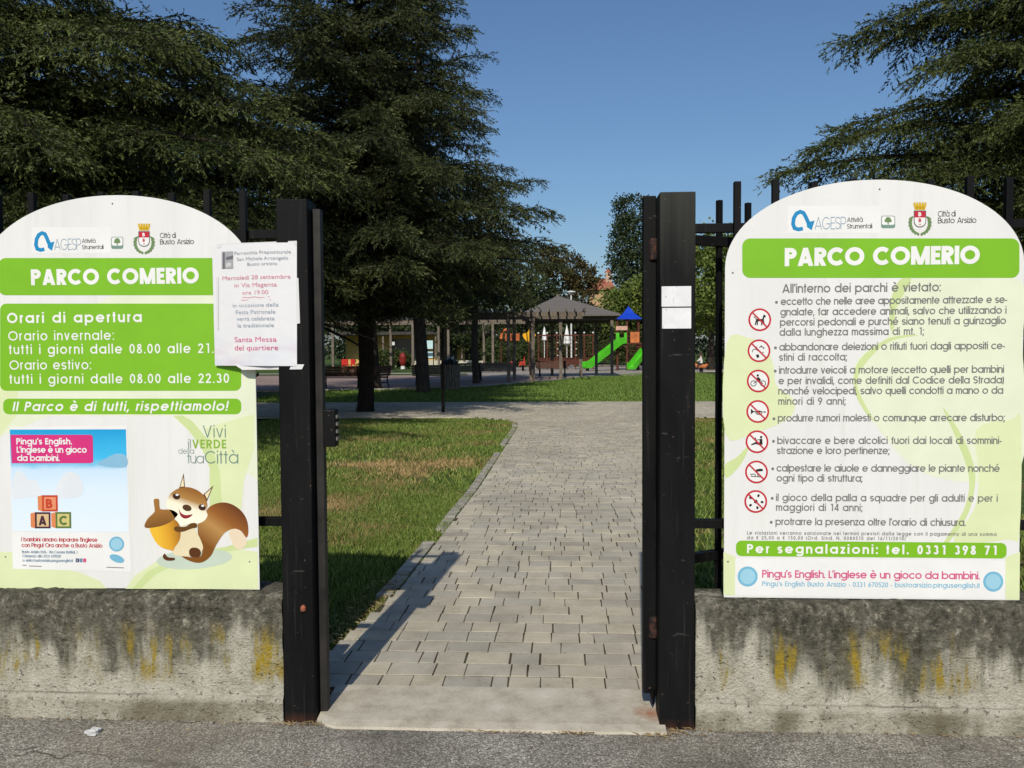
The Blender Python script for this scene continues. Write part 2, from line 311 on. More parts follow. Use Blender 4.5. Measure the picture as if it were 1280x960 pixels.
def xl(y):                                                            # left edge of the park path
    e = float(np.interp(y, [3.5, 4.2, 5.1, 9.0, 16.0, 17.2, 18.0, 18.6], [-1.17, -1.13, -1.00, -.87, -.80, -.86, -1.15, -1.9])); return e
def xr_(y): return float(np.interp(y, [3.5, 5, 9, 14, 17, 18.0, 18.6], [.66, .70, 1.10, 1.62, 2.0, 2.5, 3.3]))
def pavers(name, rows, span, seed):
    rng = random.Random(seed); V = []; F = []; RN = []
    gap = .0034; ch = .0012
    for y0, y1 in rows:
        a, b = span((y0 + y1) / 2); x = a - rng.random() * .05
        while x < b:
            w = rng.choice((.075, .145, .145, .145, .215, .215)); x0, x1 = max(x, a) + gap * rng.uniform(.3, 1.15), min(x + w, b) - gap * rng.uniform(.3, 1.15); x += w
            if x1 - x0 < .03: continue
            z = max(.0122, .0130 + rng.gauss(0, .0012)); tx = max(-.0008, min(.0008, rng.gauss(0, .0006))); j = lambda: rng.uniform(-.0025, .0025); k = len(V)
            ya, yb = y0 + gap * .95 + j() * .6, y1 - gap * .95 + j() * .6
            lo = [(x0 + j(), ya), (x1 + j(), ya), (x1 + j(), yb), (x0 + j(), yb)]
            hi = [(lo[0][0] + ch, ya + ch), (lo[1][0] - ch, ya + ch), (lo[2][0] - ch, yb - ch), (lo[3][0] + ch, yb - ch)]
            V += [(p[0], p[1], -.012) for p in lo] + [(p[0], p[1], z - .005) for p in lo] + [(p[0], p[1], z + (tx if i in (0, 3) else -tx)) for i, p in enumerate(hi)]
            for q in (0, 4): F += [(k + q + i, k + q + (i + 1) % 4, k + q + 4 + (i + 1) % 4, k + q + 4 + i) for i in range(4)]
            F.append((k + 8, k + 9, k + 10, k + 11)); RN += [min(1, max(0, rng.gauss(.5, .26)))] * 9
    o = np_mesh(name, V, F, M['paver'], None, RN); o['kind'] = 'structure'; return o
rows = []; y = 3.588
while y < 18.55: rows.append((y, y + .15)); y += .15
pavers('path', rows, lambda y: (xl(y), xr_(y)), 3)
rows = []; y += .002
while y < 24.1: rows.append((y, y + .15)); y += .15
pavers('cross_path', rows, lambda y: (-13, 13), 4)
joint = NT('joint_sand', .95, .1); joint.color(joint.ramp(joint.noise(joint.pos(), 5, 5, .7), [(.35, (.040, .031, .020)), (.55, (.095, .075, .048)), (.66, (.055, .070, .022))]))
mb = MB(); ys = list(np.arange(3.58, 18.7, .3)) + [18.7]
for a, b in zip(ys[:-1], ys[1:]): mb.add([(xl(a), a, .0105), (xr_(a), a, .0105), (xr_(b), b, .0105), (xl(b), b, .0105)], [(0, 1, 2, 3)])
mb.build('path_bed', joint.m)['kind'] = 'structure'
sheet('path_bed', -13, 13, 18.7, 24.1, -.004 + .0145, joint.m)
# flat edging stones along the left side of the path
mb = MB(); y = 5.0; rng = random.Random(5)
while y < 17.0:
    L = .48; d = (xl(y + L) - xl(y)); x0 = xl(y) - .115; z = .007 + rng.gauss(0, .003)
    if rng.random() > .12: mb.beam((x0 + .05 + rng.gauss(0, .004), y + .006, z - .05), (x0 + .05 + d, y + L - .006, z - .05), .095, .10)
    y += L
o = mb.build('path_edging', flat('edging_concrete', (.36, .335, .28), .9, .25, 9, .2, .4), bevel=.006); o['kind'] = 'structure'
# far plaza of reddish paving, playground surface, pale kerb line
def t_plaza():
    t = NT('reddish_paving', .9, .15); P = t.pos(); b = t.new('TexBrick'); b.inputs['Scale'].default_value = 3.0; t.link(P, b.inputs['Vector'])
    b.inputs['Color1'].default_value = (.36, .26, .22, 1); b.inputs['Color2'].default_value = (.28, .205, .175, 1); b.inputs['Mortar'].default_value = (.16, .12, .10, 1)
    t.color(t.mix(1.0, b.outputs[0], t.ramp(t.noise(P, .5, 4), [(.3, .8), (.7, 1.15)]), 'MULTIPLY')); return t.m
def poly_sheet(name, pts, z, mat):
    o = MB().add([(p[0], p[1], z) for p in pts], [tuple(range(len(pts)))]).build(name, mat); o['kind'] = 'structure'; return o
edge = [G(q[0], q[1]) for q in ((300, 489), (480, 487), (600, 483), (640, 479.5), (690, 475.5), (735, 470.5), (800, 466.5), (870, 465), (1000, 464.5))]
e0, e1 = edge[0], edge[-1]
pl = [(-30, e0[1])] + [(p[0], p[1]) for p in edge] + [(45, e1[1]), (45, 74), (5, 74), (-4, 52), (-30, 52)]
poly_sheet('plaza', pl, .004, t_plaza())
mb = MB()
for a, b in zip(edge[:-1], edge[1:]): mb.beam((a[0], a[1], .0), (b[0], b[1], .0), .14, .08)
mb.build('lawn_kerb', flat('kerb_concrete', (.42, .39, .34), .9, .15, 3))['kind'] = 'structure'
poly_sheet('playground_surface', [(-6, 54), (-5, 47), (3, 47.5), (9, 55), (22, 60), (22, 86), (-6, 86)], .008, flat('pale_gravel', (.33, .29, .25), .95, .2, 2))
sheet('far_path', -40, -4, 55.5, 57.0, .006, flat('pale_far_paving', (.50, .48, .42), .9, .1, 2))

# ---------------------------------------------------------------- grass (nobody could count the blades)
def grass(name, mat, region, per_m2, h, w, seed, keep=None):
    x0, x1, y0, y1 = region; rng = np.random.default_rng(seed); n = int((x1 - x0) * (y1 - y0) * per_m2)
    x = rng.uniform(x0, x1, n); y = rng.uniform(y0, y1, n)
    if keep is not None: k = keep(x, y, rng); x, y = x[k], y[k]
    n = len(x); hh = h * rng.uniform(.45, 1.25, n); a = rng.uniform(0, 2 * np.pi, n); b = rng.uniform(0, 2 * np.pi, n); lean = rng.uniform(.3, 1.5, n) * hh
    ww = w * rng.uniform(.6, 1.3, n) / 2; z = np.full(n, -.036)
    cl = .55 + .75 * np.array([mnoise.noise((p * 2.3, q * 2.3, 3.1)) for p, q in zip(x, y)]); hh *= np.clip(cl, .3, 1.3)
    V = np.empty((n, 3, 3)); V[:, 0] = np.stack([x - ww * np.cos(a), y - ww * np.sin(a), z], 1); V[:, 1] = np.stack([x + ww * np.cos(a), y + ww * np.sin(a), z], 1)
    V[:, 2] = np.stack([x + lean * np.cos(b), y + lean * np.sin(b), z + .036 + hh], 1)
    o = np_mesh(name, V.reshape(-1, 3), np.arange(3 * n).reshape(-1, 3), mat, None, rng.random(n)); o['kind'] = 'stuff'; return o
xle = np.vectorize(xl); xre = np.vectorize(xr_)
def off_path(x, y, rng):
    k = (x < xle(y) - .03 + rng.normal(.04, .05, len(x))) | (x > xre(y) + .03)
    dens = np.array([mnoise.noise((p * .9, q * .5, 7.7)) for p, q in zip(x, y)])
    return k & (rng.random(len(x)) < np.clip(.72 - dens * .9, .25, 1))
grass('grass', M['blade'], (-3.6, -.8, 3.62, 9.5), 6200, .033, .0115, 1, off_path)
grass('grass', M['blade'], (-6.5, -.7, 9.5, 18.5), 1800, .042, .021, 2, off_path)
grass('grass', M['blade'], (.66, 4.2, 3.62, 18.5), 1300, .05, .018, 3, off_path)
ex = [p[0] for p in edge]; ey = [p[1] for p in edge]
grass('lawn_grass', M['fblade'], (-10, 9, 24.1, 60), 260, .07, .04, 4, lambda x, y, r: y < np.interp(x, ex, ey) - .1)
# tufts and straw caught along the walls and the post feet
def straw(name, spots, n, mat, h, w, seed):
    rng = np.random.default_rng(seed); Vs = []
    for cx, cy, rx, ry in spots:
        x = rng.normal(cx, rx, n); y = rng.normal(cy, ry, n); a = rng.uniform(0, 6.28, n); l = h * rng.uniform(.4, 1.3, n); z = rng.uniform(0, .25, n) * l
        V = np.empty((n, 3, 3)); V[:, 0] = np.stack([x, y, z * .3 + .004], 1); V[:, 1] = np.stack([x + w * np.sin(a), y - w * np.cos(a), z * .3 + .006], 1); V[:, 2] = np.stack([x + l * np.cos(a), y + l * np.sin(a), z + .006], 1); Vs.append(V.reshape(-1, 3))
    V = np.concatenate(Vs); o = np_mesh(name, V, np.arange(len(V)).reshape(-1, 3), mat, None, rng.random(len(V) // 3)); o['kind'] = 'stuff'
m_straw = NT('straw', .8, .2); m_straw.color(m_straw.ramp(m_straw.attr('rnd'), [(0, (.10, .055, .022)), (.6, (.27, .185, .085)), (1, (.42, .33, .17))]))
straw('straw', [(-1.02, 3.235, .05, .012), (-.98, 3.27, .03, .02), (.47, 3.24, .06, .012), (.40, 3.20, .06, .012), (-.2, 3.205, .06, .006), (.07, 3.205, .04, .006)], 55, m_straw.m, .035, .003, 8)
straw('straw', [(-2.9 + .21 * k, 3.24, .10, .010) for k in range(9)] + [(.62 + .2 * k, 3.24, .10, .010) for k in range(7)], 16, m_straw.m, .022, .003, 18)
straw('straw', [(-.6, 3.0, .5, .12), (.9, 3.12, .4, .05), (-2.0, 3.1, .5, .08)], 7, m_straw.m, .025, .004, 19)
straw('fallen_needles', [(-1.7 - .1 * k, 5 + 1.1 * k, .5, .5) for k in range(11)] + [(-.75 + .02 * k, 4.5 + 1.2 * k, .25, .6) for k in range(11)], 60, m_straw.m, .05, .006, 20)
m_weed = m_leaf('joint_weed', (.06, .09, .015), (.20, .22, .05), None, 2)
straw('weeds', [(float(G(px, py)[0]), float(G(px, py)[1]), .025, .012) for px, py in ((790, 605), (803, 680), (795, 720), (640, 742), (560, 770), (612, 648), (690, 690), (720, 600), (600, 860), (745, 850), (520, 800), (660, 625))], 26, m_weed, .025, .006, 21)
straw('straw', [(-1.12 + .02 * k, 4.15 + .26 * k, .09, .10) for k in range(5)], 170, m_straw.m, .05, .004, 9)

# ================================================================ WALLS
def rough_wall(name, x0, x1, label, dz_):
    prof = [(-.011, -.04), (-.011, .088), (-.002, .100), (.0, .112), (.0, .495), (.008, .520), (.026, .534), (.06, .538), (.19, .538), (.225, .53), (.24, .50), (.24, -.04)]
    prof = [(a, b + (dz_ if b > .4 else 0)) for a, b in prof]; P = []
    for (a, b), (c, d) in zip(prof[:-1], prof[1:]):
        n = max(1, int(math.hypot(c - a, d - b) / .014)); P += [(a + (c - a) * k / n, b + (d - b) * k / n) for k in range(n)]
    P.append(prof[-1]); n = int((x1 - x0) / .014); m = len(P); V = []; F = []
    for i in range(n + 1):
        x = x0 + (x1 - x0) * i / n; e = min(i, n - i)
        for (py, pz) in P:
            q = (x, py + 3.268, pz); a = mnoise.noise((q[0] * 14, q[1] * 14, q[2] * 14)); b = mnoise.noise((q[0] * 45 + 5, q[1] * 45, q[2] * 45)); c = mnoise.noise((q[0] * 3, q[2] * 3, 9))
            edge_f = 1 + 2.2 * max(0, 1 - abs(pz - .525) / .03)
            dy = (.0022 * a + .0016 * b) * edge_f + .004 * c; dz = (.0030 * a + .0024 * b) * edge_f * (1 if pz > .45 else .2)
            dx = 0
            if e < 2: dx = (.004 if e == 0 else .001) * (1 if i == 0 else -1) * (.6 + .8 * a)
            if e == 0: dy += .005 * (1 if py < .1 else -1)
            V.append((q[0] + dx, q[1] + dy, q[2] + dz))
    F = [(i * m + k, (i + 1) * m + k, (i + 1) * m + k + 1, i * m + k + 1) for i in range(n) for k in range(m - 1)]
    mb = MB(); mb.add(V, F + [tuple(range(m - 1, -1, -1)), tuple(range(n * m, n * m + m))])
    return tag(mb.build(name, M['wall'], smooth=True), label, 'wall')
rough_wall('low_wall', -3.6, -1.119, 'low stained concrete wall under the sign with the opening hours and squirrel', -.020)
rough_wall('low_wall', .533, 3.4, 'low stained concrete wall under the sign with the list of park rules', -.031)

# ================================================================ GATE POSTS, GATE, FENCES
p = empty('gate_post', (-1.05, 3.33, 0), 'black steel gate post with the lock box and taped paper notice', 'gate post', 'black gate posts')
mb = MB().box(-1.116, -.990, 3.262, 3.392, -.02, 2.105); mb.build('post', M['black'], p, bevel=.004)
mb = MB().box(-.9885, -.956, 3.325, 3.365, -.02, 2.075); mb.build('stop_strip', flat('worn_dark_steel', (.022, .020, .018), .6, .3, 9), p, bevel=.002)
lk = MB().box(-.954, -.905, 3.312, 3.372, 1.115, 1.265).build('lock_box', M['black'], p, bevel=.003)
mb = MB()
for z in (1.14, 1.17, 1.20, 1.23): mb.box(-.9045, -.898, 3.325, 3.360, z, z + .014)
mb.build('lock_bolt', flat('bare_steel', (.16, .15, .14), .4, .2, 20, .5), lk)
MB().lathe((-1.03, 3.257, .46), [(.011, 0), (.012, .012), (.006, .022)], 8).build('rust_chip', flat('orange_rust', (.30, .10, .05), .9, .3, 40), p)
p = empty('gate_post', (.46, 3.33, 0), 'black steel gate post with two white stickers on its face', 'gate post', 'black gate posts')
MB().box(.393, .530, 3.262, 3.392, -.02, 2.108).build('post', M['black_top'], p, bevel=.004)
t = NT('scuffed_white_sticker', .5, .3); Pp = t.pos(); t.color(t.mix(t.ramp(t.noise(t.pos(1, 1, .5), 60, 5, .7), [(.60, 0.0), (.68, .9)]), t.ramp(t.noise(Pp, 12), [(.3, (.60, .60, .61)), (.7, (.74, .74, .75))]), (.06, .06, .06)))
a, b = AT(827, 358, 3.26), AT(864, 383, 3.26); c = AT(864, 410.5, 3.26)
MB().box(a[0], b[0], 3.2598, 3.2612, b[2], a[2]).build('sticker', t.m, p); MB().box(a[0] + .002, b[0], 3.2596, 3.2612, c[2], b[2] - .005).build('sticker', t.m, p)
# the open gate leaf, swung back behind the fence
HX, HY, GA = .366, 3.415, R(29)
def gp(s, n=0): return (HX + s * math.cos(GA) - n * math.sin(GA), HY + s * math.sin(GA) + n * math.cos(GA))
p = empty('gate_leaf', (HX, HY, .09), 'black steel gate leaf swung open behind the fence, hinged on the stickered post', 'gate')
def gbox(s0, s1, n0, n1, z0, z1, name, m=M['black']):
    q = [gp(s0, n0), gp(s1, n0), gp(s1, n1), gp(s0, n1)]
    MB().add([(x, y, z) for z in (z0, z1) for x, y in q], [(3, 2, 1, 0), (4, 5, 6, 7), (0, 1, 5, 4), (1, 2, 6, 5), (2, 3, 7, 6), (3, 0, 4, 7)]).build(name, m, p, bevel=.002)
MB().box(.341, .3925, 3.375, 3.43, .095, 2.115).build('stile', M['black'], p, bevel=.003)
for z0, z1 in ((1.935, 1.975), (.60, .64), (.11, .15)): gbox(.03, 1.34, -.018, .018, z0, z1, 'rail')
for k in range(8): gbox(.205 + .156 * k - .011, .205 + .156 * k + .011, -.011, .011, .15, 2.13, 'bar')
gbox(1.31, 1.35, -.02, .02, .10, 2.11, 'stile')
for z in (1.86, .33):
    MB().lathe((.381, 3.376, z), [(.017, 0), (.018, .01), (.018, .075), (.012, .085)], 12).build('hinge', M['rust'], p)
MB().tube([(.380, 3.376, .05), (.380, 3.376, .115)], [.003, .018], 8).build('pivot_pin', M['black'], p)
def fence(xs, x0, x1, label):
    p = empty('fence', ((x0 + x1) / 2, 3.40, .5), label, 'fence', 'black bar fences on the low walls')
    for z in (1.987, .79): MB().box(x0, x1, 3.396, 3.428, z - .018, z + .018).build('rail', M['black'], p, bevel=.002)
    for i, x in enumerate(xs): MB().box(x - .0135, x + .0135, 3.368, 3.3945, .5, 2.165 + .006 * math.sin(i * 2.3)).build('bar', M['black'], p, bevel=.002)
fence([.712 + .1495 * k for k in range(17)], .531, 3.3, 'black vertical bar fence behind the sign with the park rules')
fence([-1.292 - .1495 * k for k in range(15)], -3.5, -1.1165, 'black vertical bar fence behind the sign with the opening hours')
# crumpled paper on the asphalt
bm = bmesh.new(); bmesh.ops.create_icosphere(bm, subdivisions=3, radius=.022); q = G(118, 917)
for v in bm.verts: n = mnoise.noise(v.co * 70); v.co = Vector((v.co.x * (1.2 + n), v.co.y * (1 + n), max(-.004, v.co.z * (.55 + n)))) + Vector((q[0], q[1], .006))
me = bpy.data.meshes.new('litter'); bm.to_mesh(me); bm.free(); me.materials.append(flat('crumpled_paper', (.50, .50, .50), .7, .1, 40)); o = bpy.data.objects.new('litter', me); COL.objects.link(o)
tag(o, 'small crumpled scrap of white paper on the asphalt below the opening hours sign', 'litter')
#@@SIGNS
# ================================================================ LETTERING: a round geometric stroke alphabet, cap height 1
XH = .745
def arc(cx, cy, rx, ry, a0, a1, n=None):
    n = n or max(4, int(abs(a1 - a0) / 15)); return [(cx + rx * math.cos(R(a0 + (a1 - a0) * k / n)), cy + ry * math.sin(R(a0 + (a1 - a0) * k / n))) for k in range(n + 1)]
def glyph(ch, w):
    """strokes as lists of points, advance width; stroke width w"""
    h = w / 2; X = XH + .02; c = X / 2; r = c - h; d = w * .56; S = []; A = S.append
    n_w = .60
    if ch == 'a': A(arc(c, c, r, r, 0, 360)); A([(X - h, 0), (X - h, X)]); return S, X
    if ch == 'b': A(arc(c, c, r, r, 0, 360)); A([(h, 0), (h, 1.04)]); return S, X
    if ch == 'd': A(arc(c, c, r, r, 0, 360)); A([(X - h, 0), (X - h, 1.04)]); return S, X
    if ch == 'p': A(arc(c, c, r, r, 0, 360)); A([(h, -.28), (h, X)]); return S, X
    if ch == 'q': A(arc(c, c, r, r, 0, 360)); A([(X - h, -.28), (X - h, X)]); return S, X
    if ch == 'o': A(arc(c, c, r, r, 0, 360)); return S, X
    if ch == 'c': A(arc(c, c, r, r, 42, 318)); return S, X * .90
    if ch == 'e': A(arc(c, c, r, r, 0, 322)); A([(h, c), (X - h * .6, c)]); return S, X
    if ch == 'f': A([(.10 + h, 0), (.10 + h, 1.02 - h - .13)] + arc(.10 + h + .13, 1.02 - h - .13, .13, .13, 180, 90)[1:] + [(.32, 1.02 - h)]); A([(0, X - h), (.30, X - h)]); return S, .32
    if ch == 'g': A(arc(c, c, r, r, 0, 360)); A([(X - h, X), (X - h, -.02)] + arc(c, -.02, r, .29 - h, 0, -150)[1:]); return S, X
    if ch in 'hn':
        rr = (n_w - w) / 2; A([(h, 0), (h, 1.04 if ch == 'h' else X)]); A([(h, X - h - rr)] + arc(h + rr, X - h - rr, rr, rr, 180, 0)[1:] + [(n_w - h, 0)]); return S, n_w
    if ch == 'm':
        rr = (.50 - w) / 2; A([(h, 0), (h, X)])
        for k in (0, 1): o = h + 2 * rr * k; A([(o, X - h - rr)] + arc(o + rr, X - h - rr, rr, rr, 180, 0)[1:] + [(o + 2 * rr, 0)])
        return S, h * 2 + 4 * rr
    if ch == 'u': rr = (n_w - w) / 2; A([(h, X), (h, h + rr)] + arc(h + rr, h + rr, rr, rr, 180, 360)[1:]); A([(n_w - h, 0), (n_w - h, X)]); return S, n_w
    if ch in 'iìl|':
        if ch == 'l' or ch == '|': A([(h, 0), (h, 1.04)])
        else:
            A([(h, 0), (h, X)])
            if ch == 'i': A([(h, 1.04 - max(.13, w * .8)), (h, 1.04)])
            else: A([(h - .12, 1.08), (h + .06, .88)])
        return S, w
    if ch == 'j': A([(h, X), (h, -.27)]); A([(h, .92), (h, 1.04)]); return S, w
    if ch == 'k': A([(h, 0), (h, 1.04)]); A([(h, .26), (.50, X)]); A([(.22, .42), (.56, 0)]); return S, .56
    if ch == 'r': A([(h, 0), (h, X)]); A(arc(h + .20, X - h - .20, .20, .20, 180, 85)); return S, .32
    if ch == 's':
        W = .50; q = (X - w) / 4; rx = W / 2 - h; A(arc(W / 2, X - h - q, rx, q, 25, 270)[:-1] + arc(W / 2, h + q, rx, q, 90, -155)); return S, W
    if ch == 't': A([(.15, 0), (.15, .98)]); A([(0, X - h), (.30, X - h)]); return S, .30
    if ch == 'v': A([(d, X), (.29, 0)]); A([(.58 - d, X), (.29, 0)]); return S, .58
    if ch == 'w': A([(d, X), (.24, 0)]); A([(.44, X), (.24, 0)]); A([(.44, X), (.64, 0)]); A([(.88 - d, X), (.64, 0)]); return S, .88
    if ch == 'x': A([(d, X), (.56 - d, 0)]); A([(.56 - d, X), (d, 0)]); return S, .56
    if ch == 'y': A([(d, X), (.30, .02)]); A([(.60 - d, X), (.18, -.28)]); return S, .60
    if ch == 'z': A([(0, X - h), (.48, X - h)]); A([(.48 - d, X - h), (d, h)]); A([(0, h), (.48, h)]); return S, .48
    if ch in 'àèéìù' and ch != 'ì':
        S, ad = glyph({'à': 'a', 'è': 'e', 'é': 'e', 'ù': 'u'}[ch], w)
        S = S + [[(ad / 2 - .12, 1.10), (ad / 2 + .05, .88)] if ch != 'é' else [(ad / 2 + .14, 1.10), (ad / 2 - .04, .88)]]; return S, ad
    if ch == 'A': W = .86; A([(d, 0), (W / 2, 1)]); A([(W - d, 0), (W / 2, 1)]); A([(.2, .27), (W - .2, .27)]); return S, W
    if ch == 'B':
        A([(h, 0), (h, 1)])
        A([(h, 1 - h), (.30, 1 - h)] + arc(.30, .76 - h / 2, .24 - h / 2, .24 - h / 2, 90, -90)[1:] + [(h, .52)]); A([(.30, .52)] + arc(.32, .26 + h / 2, .28 - h / 2, .26 - h / 2, 90, -90) + [(h, h)]); return S, .60
    if ch == 'C': A(arc(.5, .5, .5 - h, .5 - h, 43, 317)); return S, .90
    if ch == 'D': A([(h, 0), (h, 1)]); A([(h, 1 - h), (.30, 1 - h)] + arc(.30, .5, .46 - h, .5 - h, 90, -90)[1:] + [(h, h)]); return S, .76
    if ch == 'E': A([(h, 0), (h, 1)]); A([(h, 1 - h), (.52, 1 - h)]); A([(h, .51), (.48, .51)]); A([(h, h), (.52, h)]); return S, .52
    if ch == 'F': A([(h, 0), (h, 1)]); A([(h, 1 - h), (.50, 1 - h)]); A([(h, .51), (.46, .51)]); return S, .50
    if ch == 'G': A(arc(.5, .5, .5 - h, .5 - h, 43, 350)); A([(.52, .45), (1 - h * .4, .45)]); return S, 1.0
    if ch == 'I': A([(h, 0), (h, 1)]); return S, w
    if ch == 'L': A([(h, 0), (h, 1)]); A([(h, h), (.46, h)]); return S, .46
    if ch == 'M': W = 1.0; A([(h, 0), (h, 1)]); A([(d, 1), (W / 2, 0)]); A([(W - d, 1), (W / 2, 0)]); A([(W - h, 0), (W - h, 1)]); return S, W
    if ch == 'N': W = .78; A([(h, 0), (h, 1)]); A([(d, 1), (W - d, 0)]); A([(W - h, 0), (W - h, 1)]); return S, W
    if ch == 'O': A(arc(.52, .5, .52 - h, .5 - h, 0, 360)); return S, 1.04
    if ch in 'PR':
        A([(h, 0), (h, 1)]); A([(h, 1 - h), (.30, 1 - h)] + arc(.30, .70, .30 - h, .30 - h, 90, -90)[1:] + [(h, .40 + h)])
        if ch == 'R': A([(.28, .42), (.60 - d, 0)])
        return S, .60
    if ch == 'S': W = .56; q = (1 - w) / 4; rx = W / 2 - h; A(arc(W / 2, 1 - h - q, rx, q, 25, 270)[:-1] + arc(W / 2, h + q, rx, q, 90, -155)); return S, W
    if ch == 'V': A([(d, 1), (.38, 0)]); A([(.76 - d, 1), (.38, 0)]); return S, .76
    if ch == 'U': A([(h, 1), (h, .32)] + arc(.33, .32, .33 - h, .32 - h, 180, 360)[1:] + [(.66 - h, 1)]); return S, .66
    if ch == 'T': A([(.24, 0), (.24, 1)]); A([(0, 1 - h), (.48, 1 - h)]); return S, .48
    if ch == '0': A(arc(.29, .5, .29 - h, .5 - h, 0, 360)); return S, .58
    if ch == '1': A([(.34, 0), (.34, 1)]); A([(.12, 1 - h), (.34, 1 - h)]); return S, .50
    if ch == '2': A(arc(.28, .70, .28 - h, .30 - h, 170, -30) + [(d, h)]); A([(0, h), (.56, h)]); return S, .56
    if ch == '3': A(arc(.27, .74, .25 - h, .26 - h, 160, -80)); A(arc(.28, .29, .28 - h, .29 - h, 80, -160)); return S, .56
    if ch == '4': A([(.44, 0), (.44, 1)]); A([(.42, 1), (d, .26)]); A([(0, .26), (.58, .26)]); return S, .58
    if ch == '5': A([(.52, 1 - h), (.15, 1 - h), (.10, .52)]); A(arc(.27, .32, .29 - h, .32 - h, 130, -150)); return S, .56
    if ch == '6': A(arc(.29, .31, .29 - h, .31 - h, 0, 360)); A([(h * 1.3, .40), (.36, 1)]); return S, .58
    if ch == '7': A([(0, 1 - h), (.54, 1 - h)]); A([(.54 - d, 1 - h), (.18, 0)]); return S, .54
    if ch == '8': A(arc(.28, .75, .23 - h, .25 - h, 0, 360)); A(arc(.28, .27, .28 - h, .27 - h, 0, 360)); return S, .56
    if ch == '9': A(arc(.29, .69, .29 - h, .31 - h, 0, 360)); A([(.58 - h * 1.3, .60), (.22, 0)]); return S, .58
    if ch == '.': A([(h, 0), (h, max(w, .12))]); return S, w
    if ch == ',': A([(h * 1.2, max(w, .12)), (0, -.16)]); return S, w
    if ch == ':': A([(h, 0), (h, max(w, .12))]); A([(h, XH - max(w, .12)), (h, XH)]); return S, w
    if ch == ';': A([(h * 1.2, max(w, .12)), (0, -.16)]); A([(h, XH - max(w, .12)), (h, XH)]); return S, w
    if ch in "'’": A([(h, .74), (h, 1.02)]); return S, w
    if ch == '!': A([(h, 0), (h, max(w, .12))]); A([(h, .28), (h, 1.02)]); return S, w
    if ch == '-': A([(0, .34), (.26, .34)]); return S, .26
    if ch == '(': A(arc(.30, .40, .30 - h, .62, 125, 235)); return S, .2
    if ch == ')': A(arc(-.10, .40, .30 - h, .62, 55, -55)); return S, .2
    if ch == '/': A([(0, -.05), (.34, 1.03)]); return S, .34
    if ch == '€': A(arc(.36, .5, .34 - h, .5 - h, 48, 312)); A([(0, .57), (.42, .57)]); A([(0, .42), (.40, .42)]); return S, .58
    if ch == '•': A([(0.02, .36), (.22, .36)]); return S, .24
    return S, .36
def wide(ch, w):
    S, ad = glyph(ch, w); k = (1.12 if w > .16 else 1.0) if ch in 'abdpqgoceàèéhnum' else (1.08 if ch in 'PRBSs' else 1.0)
    if k != 1: h = w / 2; f = (ad * k - w) / (ad - w); S = [[(h + (x - h) * f, y) for x, y in st] for st in S]; ad *= k
    return S, ad
def ribbon(pts, w):
    """quads of a stroke; slanted straight strokes are cut level"""
    n = len(pts); L = []; closed = math.hypot(pts[0][0] - pts[-1][0], pts[0][1] - pts[-1][1]) < 1e-6; out = []
    for i in range(n):
        a = pts[i - 1] if i else (pts[-2] if closed else None); b = pts[i + 1] if i < n - 1 else (pts[1] if closed else None); p = pts[i]
        def nd(u, v): l = math.hypot(v[0] - u[0], v[1] - u[1]) or 1; return ((v[0] - u[0]) / l, (v[1] - u[1]) / l)
        d1 = nd(a, p) if a else nd(p, b); d2 = nd(p, b) if b else d1
        tx, ty = d1[0] + d2[0], d1[1] + d2[1]; l = math.hypot(tx, ty) or 1; tx /= l; ty /= l; nx, ny = -ty, tx
        m = min(2.0, 1 / max(.35, (d1[0] * tx + d1[1] * ty)))
        A, B = (p[0] + nx * w / 2 * m, p[1] + ny * w / 2 * m), (p[0] - nx * w / 2 * m, p[1] - ny * w / 2 * m)
        if n == 2 and abs(tx) > .08 and abs(ty) > .3:
            k = (A[1] - p[1]) / ty; A = (A[0] - tx * k, p[1]); k = (B[1] - p[1]) / ty; B = (B[0] - tx * k, p[1])
        L.append((A, B))
    return L
def fit_z(px, py, Y): q = AT(px, py, Y); return float(q[0]), float(q[2])
def text(s, x0p, yp, x1p, cap_px, w, mat, Y, parent, slant=0.0, name='lettering'):
    """one printed line: left end (x0p, yp) on its base line and right end x1p, read off the photo in the sign's own plane"""
    X0, Z0 = fit_z(x0p, yp, Y); X1, _ = fit_z(x1p, yp, Y); cap = cap_px * Y / FPX
    sb = .10; gl = [wide(c, w) for c in s]; nat = sum(g[1] for g in gl) + sb * (len(s) - 1)
    k = ((X1 - X0) / cap - nat) / max(1, len(s) - 1); sx = 1.0
    if k < -.07: sx = (X1 - X0) / cap / (nat - .07 * (len(s) - 1)); k = -.07
    mb = MB(); u = 0; lay = 0
    for (S, ad) in gl:
        for st in S:
            L = ribbon(st, w); lay = (lay + 1) % 4; y = Y - .00004 * lay; vs = []
            for A, B in L:
                for q in (A, B): vs.append((X0 + (u + q[0] * 1.0 + slant * q[1]) * cap * sx, y, Z0 + q[1] * cap))
            mb.add(vs, [(2 * i, 2 * i + 1, 2 * i + 3, 2 * i + 2) for i in range(len(L) - 1)])
        u += ad + sb + k
    return mb.build(name, mat, parent)
_cap = None
